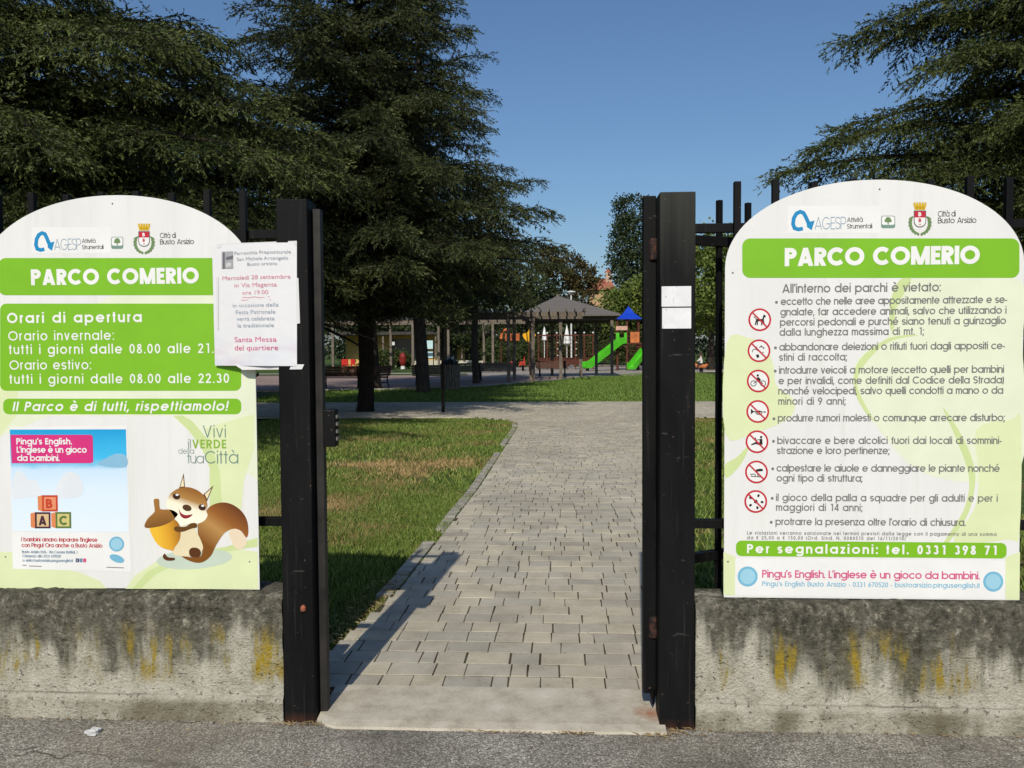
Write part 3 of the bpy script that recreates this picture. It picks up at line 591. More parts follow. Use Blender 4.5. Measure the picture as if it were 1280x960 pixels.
def btext(s, x0p, yp, x1p, cap_px, mat, Y, parent, bold=0.0, name='lettering', shear=0.0):
    """printed line in the plain humanist face that comes with the program"""
    X0, Z0 = fit_z(x0p, yp, Y); X1, _ = fit_z(x1p, yp, Y); cap = cap_px * Y / FPX
    cu = bpy.data.curves.new('t', 'FONT'); cu.body = s; cu.size = 1; cu.fill_mode = 'FRONT'; cu.offset = bold; cu.shear = shear; cu.resolution_u = 3
    ob = bpy.data.objects.new('t', cu); COL.objects.link(ob); me = bpy.data.meshes.new_from_object(ob.evaluated_get(bpy.context.evaluated_depsgraph_get()))
    bpy.data.objects.remove(ob); bpy.data.curves.remove(cu)
    co = np.empty(len(me.vertices) * 3, np.float32); me.vertices.foreach_get('co', co); co = co.reshape(-1, 3); a, b = co[:, 0].min(), co[:, 0].max()
    off = np.array(root_of(parent).location); V = np.empty_like(co); V[:, 0] = X0 + (co[:, 0] - a) / (b - a) * (X1 - X0) - off[0]; V[:, 1] = Y - off[1]; V[:, 2] = Z0 + co[:, 1] / .73 * cap - off[2]
    me.vertices.foreach_set('co', V.ravel()); me.update(); me.name = name; me.materials.clear(); me.materials.append(mat)
    o = bpy.data.objects.new(name, me); COL.objects.link(o); o.parent = parent; return o
def spline(pts, n=6):
    P = [np.array(p, float) for p in pts]; m = len(P); out = []
    for i in range(m):
        a, b, c, d = P[i - 1], P[i], P[(i + 1) % m], P[(i + 2) % m]
        for k in range(n):
            t = k / n; out.append(tuple(.5 * (2 * b + (c - a) * t + (2 * a - 5 * b + 4 * c - d) * t * t + (3 * b - a - 3 * c + d) * t ** 3)))
    return out
def shape(name, pts_px, mat, Y, parent, smooth=False):
    """flat printed shape from an outline in photo pixels"""
    pts = spline(pts_px) if smooth else pts_px
    V = [AT(x, y, Y) for x, y in pts]; ar = sum(V[i - 1][0] * V[i][2] - V[i][0] * V[i - 1][2] for i in range(len(V)))
    if ar < 0: V = V[::-1]
    return MB().add(V, [tuple(range(len(V)))]).build(name, mat, parent)
def rrect(x0, y0, x1, y1, r):
    pts = []
    for cx, cy, a in ((x1 - r, y0 + r, 0), (x0 + r, y0 + r, 90), (x0 + r, y1 - r, 180), (x1 - r, y1 - r, 270)): pts += [(cx + r * math.cos(R(a + 15 * k)), cy - r * math.sin(R(a + 15 * k))) for k in range(7)]
    return pts
def ell(cx, cy, rx, ry=None, n=28, rot=0):
    ry = ry or rx; c, s = math.cos(R(rot)), math.sin(R(rot))
    return [(cx + rx * math.cos(2 * math.pi * k / n) * c - ry * math.sin(2 * math.pi * k / n) * s, cy + rx * math.cos(2 * math.pi * k / n) * s + ry * math.sin(2 * math.pi * k / n) * c) for k in range(n)]
def stroke_px(name, lines, wpx, mat, Y, parent):
    mb = MB()
    for k, ln in enumerate(lines):
        L = ribbon(ln, wpx); V = []
        for A, B in L: V += [AT(A[0], A[1], Y - .00004 * (k % 4)), AT(B[0], B[1], Y - .00004 * (k % 4))]
        mb.add(V, [(2 * i + 1, 2 * i, 2 * i + 2, 2 * i + 3) for i in range(len(L) - 1)])
    return mb.build(name, mat, parent)
def multi(name, polys, mats, Y, parent):
    """several flat shapes of one emblem in one printed mesh; later ones lie above"""
    mb = MB()
    for k, (pts, mi) in enumerate(polys):
        V = [AT(x, y, Y - .00005 * k) for x, y in pts]; ar = sum(V[i - 1][0] * V[i][2] - V[i][0] * V[i - 1][2] for i in range(len(V)))
        mb.cur = mi; mb.add(V if ar > 0 else V[::-1], [tuple(range(len(V)))])
    return mb.build(name, mats, parent)

SY = 3.330                                                            # the signs' front plane
GREEN = ink('green', 128, 190, 38); WHITE = ink('white', 240, 240, 238); GREY = ink('grey', 122, 122, 122); PALE = ink('pale_green', 224, 234, 186); PALE2 = ink('paler_green', 232, 238, 212); PALE3 = ink('leaf_tint', 208, 224, 160)
RED = ink('red', 196, 40, 58); BLACK = ink('black', 35, 33, 33); BLUE = ink('blue', 28, 140, 196); PINK = ink('magenta', 216, 52, 128); ROSE = ink('rose', 216, 92, 140); SKYB = ink('light_blue', 120, 185, 215)
TEAL = ink('slate_green', 120, 150, 138); MOSS = ink('moss_green', 140, 182, 62); GOLD = ink('gold', 216, 178, 34); LEAFG = ink('leaf_green', 112, 140, 90); STEEL = ink('steel_blue', 118, 150, 176); DGREY = ink('dark_grey', 84, 84, 84)
def sign(name, xl_, xr_, zb, zs, zt, label):
    p = empty(name, ((xl_ + xr_) / 2, SY, zb), label, 'information sign', 'green and white park signs')
    cx, hw = (xl_ + xr_) / 2, (xr_ - xl_) / 2
    out = [(xl_, zb), (xr_, zb)] + [(cx + hw * math.copysign(abs(math.cos(a)) ** .97, math.cos(a)), zs + (zt - zs) * math.sin(a) ** .97) for a in [math.pi * k / 48 for k in range(49)]]
    n = len(out); mb = MB(); mb.add([(x, SY, z) for x, z in out] + [(x, SY + .005, z) for x, z in out], [tuple(range(n)), tuple(range(2 * n - 1, n - 1, -1))] + [(i, n + i, n + (i + 1) % n, (i + 1) % n) for i in range(n)])
    mb.build('panel', M['panel'], p)
    for z in (.79, 1.987):
        for q in (-.55, .5): MB().box(cx + hw * q, cx + hw * (q + .05), SY + .0055, 3.395, z - .012, z + .012).build('bracket', M['black'], p)
    return p
def screw(p, pts):
    for x, y in pts: q = AT(x, y, SY); o = MB().lathe((q[0], SY, q[2]), [(.004, 0), (.003, .002)], 8); o.v = [(a, SY - (c - q[2]), q[2] + (b - SY)) for a, b, c in o.v]; o.build('screw', flat('dull_screw', (.20, .19, .18), .5, .2, 30), p)
Y1, Y2, Y3, Y4, Y5 = SY - .0003, SY - .0007, SY - .0012, SY - .0018, SY - .0024   # print layers
def logos(p, ox, oy, k, kx, crest_x, crest_y, ck, city):
    """top row of emblems: wave logo, tree badge, town crest"""
    f = lambda x, y: (ox + x * kx, oy + y * k)
    shape('emblem_ground', rrect(*f(-3, -5), *f(96, 28), 1), WHITE, Y1, p)
    lg = stroke_px('wave_logo', [[f(x, y) for x, y in ((13, 22.5), (8, 23.5), (4, 22), (2.4, 17), (3.2, 10), (6, 4.5), (10, 2.2), (13.5, 3.5), (16, 8.5), (19, 16), (21.5, 21))]], 4.6 * k, BLUE, Y2, p)
    shape('wave_tip', [f(16.8, 10.2), f(20.5, 14.2), f(25.5, 12.8), f(22.3, 24.5), f(17.2, 20.5)], BLUE, Y2 - .0002, lg)
    text('AGESP', *f(25.5, 23.7), f(59, 0)[0], 14.4 * k, .062, STEEL, Y2, p)
    text('Attività', *f(60, 14.8), f(77, 0)[0], 5.4 * k, .13, DGREY, Y2, p); text('Strumentali', *f(60, 22.6), f(87, 0)[0], 5.4 * k, .13, DGREY, Y2, p)
    b = lambda x, y: f(96.5 + x, 7 + y)
    multi('tree_badge', [(rrect(*b(0, 0), *b(15, 15), 2.5), 0), (rrect(*b(.8, .8), *b(14.2, 11), 2), 1), (ell(*b(7.5, 5), 3.4 * k), 2), (ell(*b(5.2, 6.2), 1.8 * k), 2), (ell(*b(9.8, 6.2), 1.8 * k), 2), ([b(7, 6), b(8, 6), b(8.2, 10.5), b(6.8, 10.5)], 2)], [TEAL, WHITE, LEAFG], Y2, p)
    c = lambda x, y: (crest_x + x * ck, crest_y + y * ck)
    polys = []
    for sx in (-1, 1):
        for i in range(7):
            a = R(200 - i * 22) if sx < 0 else R(-20 + i * 22); a = R(105 + i * 17) if sx < 0 else R(75 - i * 17)
            x, y = 12 * math.cos(a), 6 + 13 * math.sin(a); polys.append((ell(*c(x, y), 3.0 * ck, 1.25 * ck, 10, math.degrees(a) + 60 * sx), 0)); polys.append((ell(*c(x * .86, y - .5), 2.4 * ck, 1.0 * ck, 10, math.degrees(a) - 100 * sx), 0))
    cr = multi('town_crest', polys, [LEAFG], Y2, p)
    multi('shield', [([c(-7.2, -8.7), c(7.2, -8.7), c(7.2, 4)] + [c(7 * math.cos(R(a)), 5 + 6 * math.sin(R(a))) for a in range(10, 180, 20)] + [c(-7.2, 4)], 0), ([c(-6.4, -8), c(6.4, -8), c(6.4, 3.8)] + [c(6.2 * math.cos(R(a)), 4.6 + 5.4 * math.sin(R(a))) for a in range(10, 180, 20)] + [c(-6.4, 3.8)], 1), ([c(-6.4, -8), c(6.4, -8), c(6.4, -.6), c(-6.4, -.6)], 2), (ell(*c(0, 7.5), .9 * ck), 2)], [DGREY, WHITE, RED], Y3, cr)
    multi('crown', [([c(-7.5, -15.5), c(7.5, -15.5), c(6, -9.6), c(-6, -9.6)], 0)] + [([c(x - 1.2, -18.4), c(x + 1.2, -18.4), c(x + 1.2, -15.3), c(x - 1.2, -15.3)], 0) for x in (-6.4, -3.2, 0, 3.2, 6.4)] + [([c(x - .6, -13.6), c(x + .6, -13.6), c(x + .6, -11), c(x - .6, -11)], 1) for x in (-3.6, 0, 3.6)], [GOLD, ink('brown_gold', 150, 110, 20)], Y3, cr)
    text('B', *c(-2.0, -2.0), c(2.0, 0)[0], 4.6 * ck, .26, WHITE, Y4, cr); text('B', *c(-1.7, 4.8), c(1.7, 0)[0], 4.2 * ck, .24, RED, Y4, cr)
    for s, x, y, x1 in city: text(s, x, y, x1, 6.6 * (1.0 if ck < 1.05 else 1.05), .125, DGREY, Y2, p)

# ---------------------------------------------------------------- the opening-hours sign (left)
xr = float(AT(320.5, 520, SY)[0]); xc = float(AT(142, 244, SY)[0]); zb = .5225
ls = sign('information_sign', 2 * xc - xr, xr, zb, 1.80, float(AT(142, 244, SY)[2]), 'arched green and white sign with opening hours, a squirrel and a poster')
shape('leaf_swoosh', [(-34, 470), (120, 380), (225, 330), (318, 392), (319, 470), (322, 600), (260, 560), (215, 520), (60, 520), (-34, 560)], PALE2, Y1 + .0001, ls)
shape('leaf_swoosh', [(-34, 560), (-10, 558), (20, 520), (24, 470), (-10, 400), (-34, 400)], PALE, Y1, ls)
shape('leaf_swoosh', [(-34, 735.5), (-34, 690), (20, 690), (60, 706), (100, 716), (125, 726), (133, 735.5)], PALE, Y1, ls)
shape('leaf_swoosh', [(157, 736), (168, 720), (195, 702), (235, 690), (280, 684), (322, 690), (323, 736.5)], PALE, Y1, ls)
shape('leaf_swoosh', [(165, 736), (185, 714), (225, 694), (280, 684), (322, 672), (322, 683), (270, 692), (230, 700), (195, 718), (176, 736)], PALE3, Y1 - .0001, ls)
shape('leaf_swoosh', [(217, 520), (235, 537), (252, 560), (262, 585), (262, 650), (278, 650), (275, 590), (262, 552), (240, 526), (228, 519)], PALE3, Y1 - .0001, ls)
shape('leaf_swoosh', [(255, 536), (300, 522), (318, 518), (318, 560), (305, 600), (300, 650), (278, 652), (274, 590)], PALE, Y1, ls)
shape('title_band', rrect(-2, 322.5, 302, 369, 9), GREEN, Y2, ls); text('PARCO COMERIO', 39, 356.6, 248.7, 20.4, .245, WHITE, Y3, ls)
shape('hours_band', rrect(0, 379.5, 301.5, 488.5, 8), GREEN, Y2, ls)
text('Orari di apertura', 9, 404, 177.3, 13.4, .19, WHITE, Y3, ls)
text('Orario invernale:', 10.5, 425.8, 142.5, 12.2, .135, WHITE, Y3, ls); text('tutti i giorni dalle 08.00 alle 21.00', 11.4, 442.8, 285.5, 12.2, .145, WHITE, Y3, ls)
text('Orario estivo:', 12, 462.2, 114, 12.2, .135, WHITE, Y3, ls); text('tutti i giorni dalle 08.00 alle 22.30', 12, 479.8, 286.5, 12.2, .145, WHITE, Y3, ls)
shape('slogan_band', rrect(4, 498.3, 301.5, 517.8, 7), GREEN, Y2, ls); text('Il Parco è di tutti, rispettiamolo!', 15.5, 514, 284, 12.2, .185, WHITE, Y3, ls, .22)
for s, a, b, c, cap, w, m in (('Vivi', 253.6, 546.9, 282.3, 15.6, .085, TEAL), ('il', 235.2, 560.4, 238.4, 11.4, .075, TEAL), ('VERDE', 240.4, 560.4, 282.9, 11.2, .17, MOSS), ('della', 223, 567, 242.4, 6.8, .075, TEAL), ('tua', 234, 579.2, 254.8, 13.0, .075, TEAL), ('Città', 256, 579.4, 297.9, 16.2, .09, TEAL)): text(s, a, b, c, cap, w, m, Y3, ls)
logos(ls, 42.5, 289, 1.0, 1.0, 180, 297.5, .98, (('Città di', 200, 297.6, 219.8), ('Busto Arsizio', 200, 305.6, 242.5)))
screw(ls, [(140.5, 254.5), (7, 696), (312, 702)])
# poster stuck on the sign
def m_scene():
    t = NT('poster_print', .3, .45); z = t.xyz(t.pos())[2]; n = t.noise(t.pos(7, 7, 16), 1.0, 4, .6)
    lo, hi = float(AT(80, 665, Y3)[2]), float(AT(80, 537, Y3)[2])
    f = t.math('ADD', t.math('DIVIDE', t.math('SUBTRACT', z, lo), hi - lo), t.math('MULTIPLY', t.math('SUBTRACT', n, .5), .10))
    t.color(t.ramp(f, [(0, srgb(214, 226, 238)), (.42, srgb(206, 222, 238)), (.62, srgb(190, 214, 234)), (.67, srgb(120, 186, 220)), (.74, srgb(60, 176, 222)), (1, srgb(28, 150, 205))])); return t.m
ps = shape('poster', [(12, 534), (159, 532), (164, 715), (16, 711)], WHITE, Y2, ls)
pic = shape('picture', [(12.2, 537), (157.4, 536.6), (160.8, 665), (15.6, 664)], m_scene(), Y3, ps)
multi('snow_hills', [(spline([(16, 622), (17, 596), (24, 588), (31, 594), (36, 600), (44, 600), (50, 612), (50, 620), (30, 622)], 4), 0), (spline([(70, 620), (73, 602), (84, 590), (98, 594), (104, 612), (96, 622)], 4), 0), (spline([(122, 580), (134, 572), (146, 567), (157.6, 570), (158, 583), (140, 584)], 4), 1)], [ink('snow', 228, 234, 240), ink('snow_blue', 140, 190, 220)], Y3 - .0003, ps)
shape('pink_band', [(13, 543.5), (114, 543.5), (116, 546), (116.5, 577), (114, 579), (14.6, 579)], PINK, Y4, ps)
for s, a, b, c in (("Pingu's English.", 20.5, 555.6, 90), ("L'inglese è un gioco", 21, 566, 108.5), ('da bambini.', 21.6, 576.3, 74.5)): text(s, a, b, c, 8.2, .19, WHITE, Y5, ps)
for ch, x, y, m, f in (('B', 52.5, 619, ink('brick_red', 200, 70, 44), ink('block_cream', 232, 150, 110)), ('A', 43.5, 640.2, ink('plum', 74, 42, 60), ink('block_beige', 222, 190, 140)), ('C', 69.3, 640, ink('block_green', 96, 124, 62), ink('block_sand', 214, 200, 130))):
    multi('letter_block', [([(x - 5.5, y + 1.5), (x + 1, y), (x + 1, y + 20.5), (x - 5, y + 18.5)], 2), ([(x, y), (x + 19.5, y), (x + 19.8, y + 20.3), (x + .4, y + 20.3)], 0), ([(x + 2.4, y + 2.4), (x + 17.2, y + 2.4), (x + 17.4, y + 18), (x + 2.6, y + 18)], 1)], [m, f, ink('block_side', 226, 140, 90)], Y4, ps)
    text(ch, x + 4.8, y + 16.4, x + 15.4, 12.4, .24, m, Y5, ps)
for s, a, b, c, cap, m in (("I bambini amano imparare l'inglese", 26.6, 676.6, 121.6, 5.4, RED), ('con Pingu! Ora anche a Busto Arsizio', 27, 683.8, 128, 5.4, RED), ('Busto Arsizio (VA) - Via Cesare Battisti, 1', 27.6, 691.4, 97, 3.6, STEEL), ('Chiamaci allo 0331 670520', 28, 696.6, 76, 3.6, STEEL), ('o visita bustoarsizio.pingusenglish.it', 28.2, 702, 91, 3.6, STEEL)): text(s, a, b, c, cap, .15, m, Y4, ps)
multi('social_badge', [(rrect(94.5, 698, 98.7, 702.8, .8), 0), (rrect(99.4, 698, 103, 702.8, .8), 1), (rrect(103.8, 698, 107.6, 702.8, .8), 2)], [ink('navy', 50, 62, 120), STEEL, ROSE], Y4, ps); text('f', 95.8, 702, 97.6, 3.4, .2, WHITE, Y5, ps)
multi('round_badge', [(ell(145.6, 680, 9.4), 0), (ell(145.6, 680, 7.2), 1)], [SKYB, ink('badge_blue', 158, 208, 228)], Y4, ps); shape('oval_badge', ell(146, 698.2, 9.6, 4.6, 24, 20), SKYB, Y4, ps)
stroke_px('fine_print', [[(28, 706.5), (33, 706.7)], [(36, 707.4), (52, 707.9)], [(133, 709), (155, 709.8)]], .9, GREY, Y4, ps)
# squirrel hugging an acorn
Q = lambda pts: [(170 + x / 6.857, 580 + y / 6.857) for x, y in pts]
BR1, BR2, BR3, CRM = ink('squirrel_brown', 120, 74, 24), ink('squirrel_dark', 92, 52, 22), ink('squirrel_tan', 152, 106, 50), ink('cream', 236, 222, 184)
def m_grad(name, p0, p1, stops):
    t = NT('print_' + name, .42, .3); a, b = AT(*Q([p0])[0], SY), AT(*Q([p1])[0], SY); d = b - a; L = float(d @ d)
    v = t.new('VectorMath', operation='DOT_PRODUCT'); s = t.new('VectorMath', operation='SUBTRACT'); t.link(t.pos(), s.inputs[0]); s.inputs[1].default_value = [float(q) for q in a]; t.link(s.outputs[0], v.inputs[0]); v.inputs[1].default_value = [float(q) / L for q in d]
    t.color(t.ramp(v.outputs['Value'], stops)); return t.m
sq = shape('squirrel_picture', Q(ell(500, 815, 325, 85, 36, -4)), ink('soft_green', 200, 215, 198), Y2, ls)
tail = spline([(390, 790), (470, 835), (560, 845), (640, 790), (690, 690), (760, 590), (840, 555), (900, 575), (945, 630), (963, 580), (950, 480), (900, 400), (820, 345), (730, 330), (640, 360), (590, 420), (530, 520), (540, 640), (570, 700), (555, 790), (490, 800)], 5)
shape('tail', Q(tail), m_grad('tail', (880, 380), (640, 720), [(0, srgb(96, 52, 24)), (.35, srgb(140, 86, 36)), (.6, srgb(172, 130, 74)), (1, srgb(120, 74, 24))]), Y3, sq)
shape('tail_tip', Q(spline([(800, 560), (870, 560), (940, 630), (945, 690), (900, 730), (850, 715), (810, 640)], 5)), ink('tail_cream', 238, 220, 192), Y3 + .0002, sq)
shape('body', Q(spline([(380, 540), (480, 540), (530, 600), (575, 715), (540, 760), (480, 790), (390, 790), (330, 780), (320, 740), (375, 640)], 5)), CRM, Y3 - .0002, sq)
shape('foot', Q(spline([(455, 745), (480, 718), (530, 722), (556, 755), (545, 795), (505, 800), (465, 790)], 5)), BR2, Y4, sq); shape('foot', Q(spline([(230, 790), (245, 768), (275, 798), (330, 805), (325, 825), (270, 828), (238, 812)], 5)), BR2, Y4, sq)
shape('acorn', Q(spline([(115, 535), (160, 655), (220, 715), (300, 740), (318, 748), (325, 725), (370, 660), (383, 590), (365, 510), (310, 470), (200, 490)], 5)), m_grad('acorn', (180, 600), (380, 560), [(0, srgb(222, 176, 52)), (.5, srgb(206, 150, 42)), (1, srgb(150, 96, 30))]), Y3 - .0004, sq)
shape('acorn_cap', Q(spline([(72, 530), (100, 470), (150, 420), (160, 395), (152, 310), (175, 298), (196, 305), (200, 360), (215, 388), (300, 392), (352, 420), (352, 445), (290, 500), (200, 535), (100, 548)], 5)), m_grad('acorn_cap', (180, 400), (210, 540), [(0, srgb(150, 104, 50)), (1, srgb(112, 74, 32))]), Y4, sq)
for e in ([(368, 212), (408, 80), (420, 206)], [(575, 262), (664, 184), (606, 322)]):
    cx, cy = sum(q[0] for q in e) / 3, sum(q[1] for q in e) / 3; er = shape('ear', Q(e), BR2, Y3 - .0001, sq); shape('inner_ear', Q([(cx + (x - cx) * .66, cy + (y - cy) * .66) for x, y in e]), CRM, Y3 - .0004, er)
hd = shape('head', Q(spline([(262, 320), (300, 250), (370, 208), (440, 198), (520, 222), (580, 270), (610, 340), (604, 400), (612, 445), (580, 490), (520, 512), (450, 515), (400, 530), (360, 500), (300, 410), (265, 370)], 5)), m_grad('head', (480, 200), (395, 470), [(0, srgb(130, 80, 26)), (.38, srgb(164, 122, 66)), (.6, srgb(232, 224, 200)), (1, srgb(240, 232, 212))]), Y4, sq)
for ex_, ey_ in ((346, 278), (566, 372)): multi('eye', [(Q(ell(ex_, ey_, 32, 26, 20, 20)), 0), (Q(ell(ex_ + 6, ey_ - 14, 14, 9, 12)), 1)], [ink('squirrel_eye', 62, 36, 20), WHITE], Y5, hd)
shape('nose', Q(ell(437, 376, 40, 27, 20, 18)), ink('squirrel_nose', 84, 56, 34), Y5, hd); shape('mouth', Q(spline([(366, 385), (385, 418), (425, 438), (484, 432), (450, 462), (410, 466), (380, 440)], 5)), ink('mouth_red', 150, 38, 52), Y5, hd)
shape('arm', Q(spline([(325, 555), (345, 535), (420, 538), (470, 508), (515, 508), (520, 540), (470, 555), (400, 580), (345, 578)], 5)), ink('arm_brown', 104, 68, 26), Y5 - .0002, sq)

# ---------------------------------------------------------------- the park-rules sign (right)
xa, xb = float(AT(905.5, 560, SY)[0]), float(AT(1276.5, 560, SY)[0]); zb = .5100
rs = sign('information_sign', xa, xb, zb, 1.815, float(AT(1100, 224.5, SY)[2]), 'arched green and white sign with the list of park rules and red prohibition symbols')
def zc(x, y, oy): return (880 + x / 3.2, oy + y / 3.2)
def Z3(pts): return [zc(x, y, 210) for x, y in pts]
def Z4(pts): return [zc(x, y, 490) for x, y in pts]
shape('leaf_swoosh', Z3(spline([(820, 445), (1262, 445), (1272, 700), (1266, 1200), (900, 1230), (680, 1020), (600, 880), (620, 760), (720, 690), (748, 640), (745, 540)], 4)), PALE2, Y1 + .0001, rs)
shape('leaf_swoosh', Z3(spline([(90, 700), (180, 680), (250, 720), (280, 800), (290, 870), (360, 930), (340, 1000), (200, 1060), (85, 1065)], 4)), PALE, Y1, rs)
shape('leaf_swoosh', Z3(spline([(780, 450), (830, 445), (770, 560), (760, 640), (745, 640), (745, 540)], 4)), PALE3, Y1 - .0001, rs)
shape('leaf_swoosh', Z3(spline([(600, 880), (620, 770), (740, 680), (860, 670), (740, 695), (640, 790), (615, 880), (680, 1010), (640, 970)], 4)), PALE3, Y1 - .0001, rs)
shape('leaf_swoosh', Z4(spline([(955, 60), (1040, 190), (1085, 330), (1060, 480), (980, 600), (960, 600), (1040, 470), (1060, 340), (1010, 190)], 4)), PALE3, Y1 - .0001, rs)
shape('leaf_swoosh', Z4(spline([(1090, 150), (1230, 110), (1268, 120), (1262, 560), (1215, 590), (1000, 600), (1080, 470), (1100, 330)], 4)), PALE, Y1, rs)
shape('leaf_swoosh', Z4([(78, 640), (128, 660), (124, 814), (78, 812)]), PALE, Y1, rs); shape('leaf_swoosh', Z4([(1206, 660), (1264, 640), (1262, 832), (1206, 830)]), PALE, Y1, rs)
shape('leaf_swoosh', Z4(spline([(85, 290), (130, 262), (180, 215), (150, 285), (90, 345)], 4)), PALE3, Y1 - .0001, rs)
shape('title_band', rrect(927.8, 298, 1274.3, 347.3, 10), GREEN, Y2, rs); text('PARCO COMERIO', 980.8, 332.8, 1224.6, 22.2, .245, WHITE, Y3, rs)
text("All'interno dei parchi è vietato:", 977.8, 366, 1176, 10.6, .145, GREY, Y3, rs)
RULES = [(3, 548, 284, 307, 1212, 'eccetto che nelle aree appositamente attrezzate e se-'), (3, 590, 0, 305, 1210, 'gnalate, far accedere animali, salvo che utilizzando i'), (3, 631, 0, 304, 1208, 'percorsi pedonali e purché siano tenuti a guinzaglio'), (3, 671, 0, 302, 880, 'dalla lunghezza massima di mt. 1;'),
    (3, 730, 280, 301, 1203, 'abbandonare deiezioni o rifiuti fuori dagli appositi ce-'), (3, 771, 0, 300, 572, 'stini di raccolta;'), (3, 823, 279, 300, 1200, 'introdurre veicoli a motore (eccetto quelli per bambini'), (3, 865, 0, 298, 1200, 'e per invalidi, come definiti dal Codice della Strada)'), (3, 906, 0, 297, 1197, 'nonché velocipedi, salvo quelli condotti a mano o da'), (3, 947, 0, 297, 567, 'minori di 9 anni;'),
    (4, 118, 274, 295, 1203, 'produrre rumori molesti o comunque arrecare disturbo;'), (4, 208, 272, 293, 1190, 'bivaccare e bere alcolici fuori dai locali di sommini-'), (4, 248, 0, 291, 742, 'strazione e loro pertinenze;'), (4, 318, 269, 290, 1183, 'calpestare le aiuole e danneggiare le piante nonché'), (4, 358, 0, 290, 634, 'ogni tipo di struttura;'),
    (4, 436, 267, 288, 1175, 'il gioco della palla a squadre per gli adulti e per i'), (4, 475, 0, 288, 634, 'maggiori di 14 anni;'), (4, 532, 263, 286, 1047, "protrarre la presenza oltre l'orario di chiusura.")]
for o_, y, b, x0, x1, s in RULES:
    oy = 210 if o_ == 3 else 490; q0, q1 = zc(x0, y, oy), zc(x1, y, oy); text(s, q0[0], q0[1], q1[0], 8.9, .145, GREY, Y3, rs)
    if b: c = zc(b + 6, y - 11, oy); shape('bullet', ell(c[0], c[1], 1.8, None, 12), GREY, Y3, rs)
for y, x1, s in ((570, 1170, 'Le violazioni verranno sanzionate nei termini previsti dalla legge con il pagamento di una somma'), (589, 806, 'da € 25,00 a € 150,00 (Ord. Sind. N. 0080510 del 16/11/2010)')): q = zc(172, y, 490); text(s, q[0], q[1], zc(x1, y, 490)[0], 4.3, .15, GREY, Y3, rs)
shape('phone_band', [(x, y + (x - 1089) * .009) for x, y in rrect(920, 677.2, 1258.3, 696.6, 7)], GREEN, Y2, rs); text('Per segnalazioni: tel. 0331 398 71', 933.8, 691.4, 1246.4, 11.4, .2, WHITE, Y3, rs)
st = shape('sticker', [(919, 697.8), (1257, 701), (1256, 749), (918.6, 744.6)], WHITE, Y2, rs)
text("Pingu's English. L'inglese è un gioco da bambini.", 952.6, 722, 1224.8, 9.6, .17, ROSE, Y3, st); text("Pingu's English Busto Arsizio - 0331 670520 - bustoarsizio.pingusenglish.it", 952.6, 732.6, 1224.8, 6.2, .15, SKYB, Y3, st)
for x, y in ((934.6, 720.6), (1241.6, 727)): multi('round_badge', [(ell(x, y, 12.6), 0), (ell(x, y, 9.6), 1)], [SKYB, ink('badge_blue', 158, 208, 228)], Y3, st)
logos(rs, 988.5, 262.3, 1.04, 1.17, 1150, 272.5, 1.06, (('Città di', 1172.3, 270.9, 1194.6), ('Busto Arsizio', 1172.3, 279.2, 1220.5)))
screw(rs, [(1099.5, 236.5), (916, 341), (910, 702)])
def pict(cx, cy, marks, kind):
    o = multi('pictogram', [(ell(cx, cy, 14.3, None, 36), 0), (ell(cx, cy, 12.0, None, 36), 1)], [RED, WHITE], Y2, rs)
    f = lambda pts: [(cx + x, cy + y) for x, y in pts]
    if marks: multi('silhouette', [(f(m), 0) for m in marks], [BLACK], Y3, o)
    if kind: stroke_px('silhouette', [f(k) for k in kind], .9, BLACK, Y3, o)
    stroke_px('slash', [[(cx - 9, cy - 9), (cx + 9, cy + 9)]], 1.9, RED, Y4, o)
C3 = lambda x, y: zc(x, y, 210); C4 = lambda x, y: zc(x, y, 490)
pict(*C3(223, 607), [[(-5, -1), (3.2, -1), (4.5, -6), (6, -6.4), (7.8, -4.2), (7.4, -3), (5.6, -2.8), (5.2, 1.6), (-4.6, 2)], [(-5, -1), (-7.8, -4), (-7.2, -4.6), (-4, -1.6)], [(-5, 1), (-3.2, 1), (-4.8, 6.6), (-6.4, 6.6)], [(-3.4, 1), (-2, 1), (-2.4, 6.8), (-3.8, 6.8)], [(3, 1), (5.2, 1), (6.6, 6.6), (5, 6.8)], [(2, 1), (3.4, 1), (3, 7), (1.6, 7)]], None)
pict(*C3(220, 731), [[(-4, 5), (-.5, 4.4), (.6, 8), (-2.6, 9)], ell(3, -6, 1.1, .6, 8), ell(6, -3.4, .8, 1.2, 8), ell(5, 2, .9, .7, 8), ell(-3, -4.5, .8, .6, 8)], [arc(-5, 1, 3.4, 3, 160, 340), arc(2.6, -3.4, 2.4, 1.6, 200, 350)])
pict(*C3(217, 852), [ell(-.6, -7, 1.5, 1.5, 10), [(-1.6, -5), (1, -4.6), (3.4, -1.4), (2, 1.8), (.4, 1.2), (.8, -.4), (-2.4, -1.2)]], [arc(-6, 3, 3.3, 3.3, 0, 360), arc(6, 3, 3.3, 3.3, 0, 360), [(-6, 3), (-1, 0), (6, 3)]])
pict(*C4(215, 78), [[(-8.6, -3.6), (-5.6, -.8), (-5.6, 1), (-8.6, 3.6)], [(-5.6, -.5), (9, .2), (9, 1), (-5.6, .8)], ell(9, .6, .8, 1.3, 8)], [arc(1.4, 1.5, 3.8, 2.2, 0, 360), [(-.6, -1.4), (-.6, 3.4)], [(1.4, -1.6), (1.4, 3.6)]])
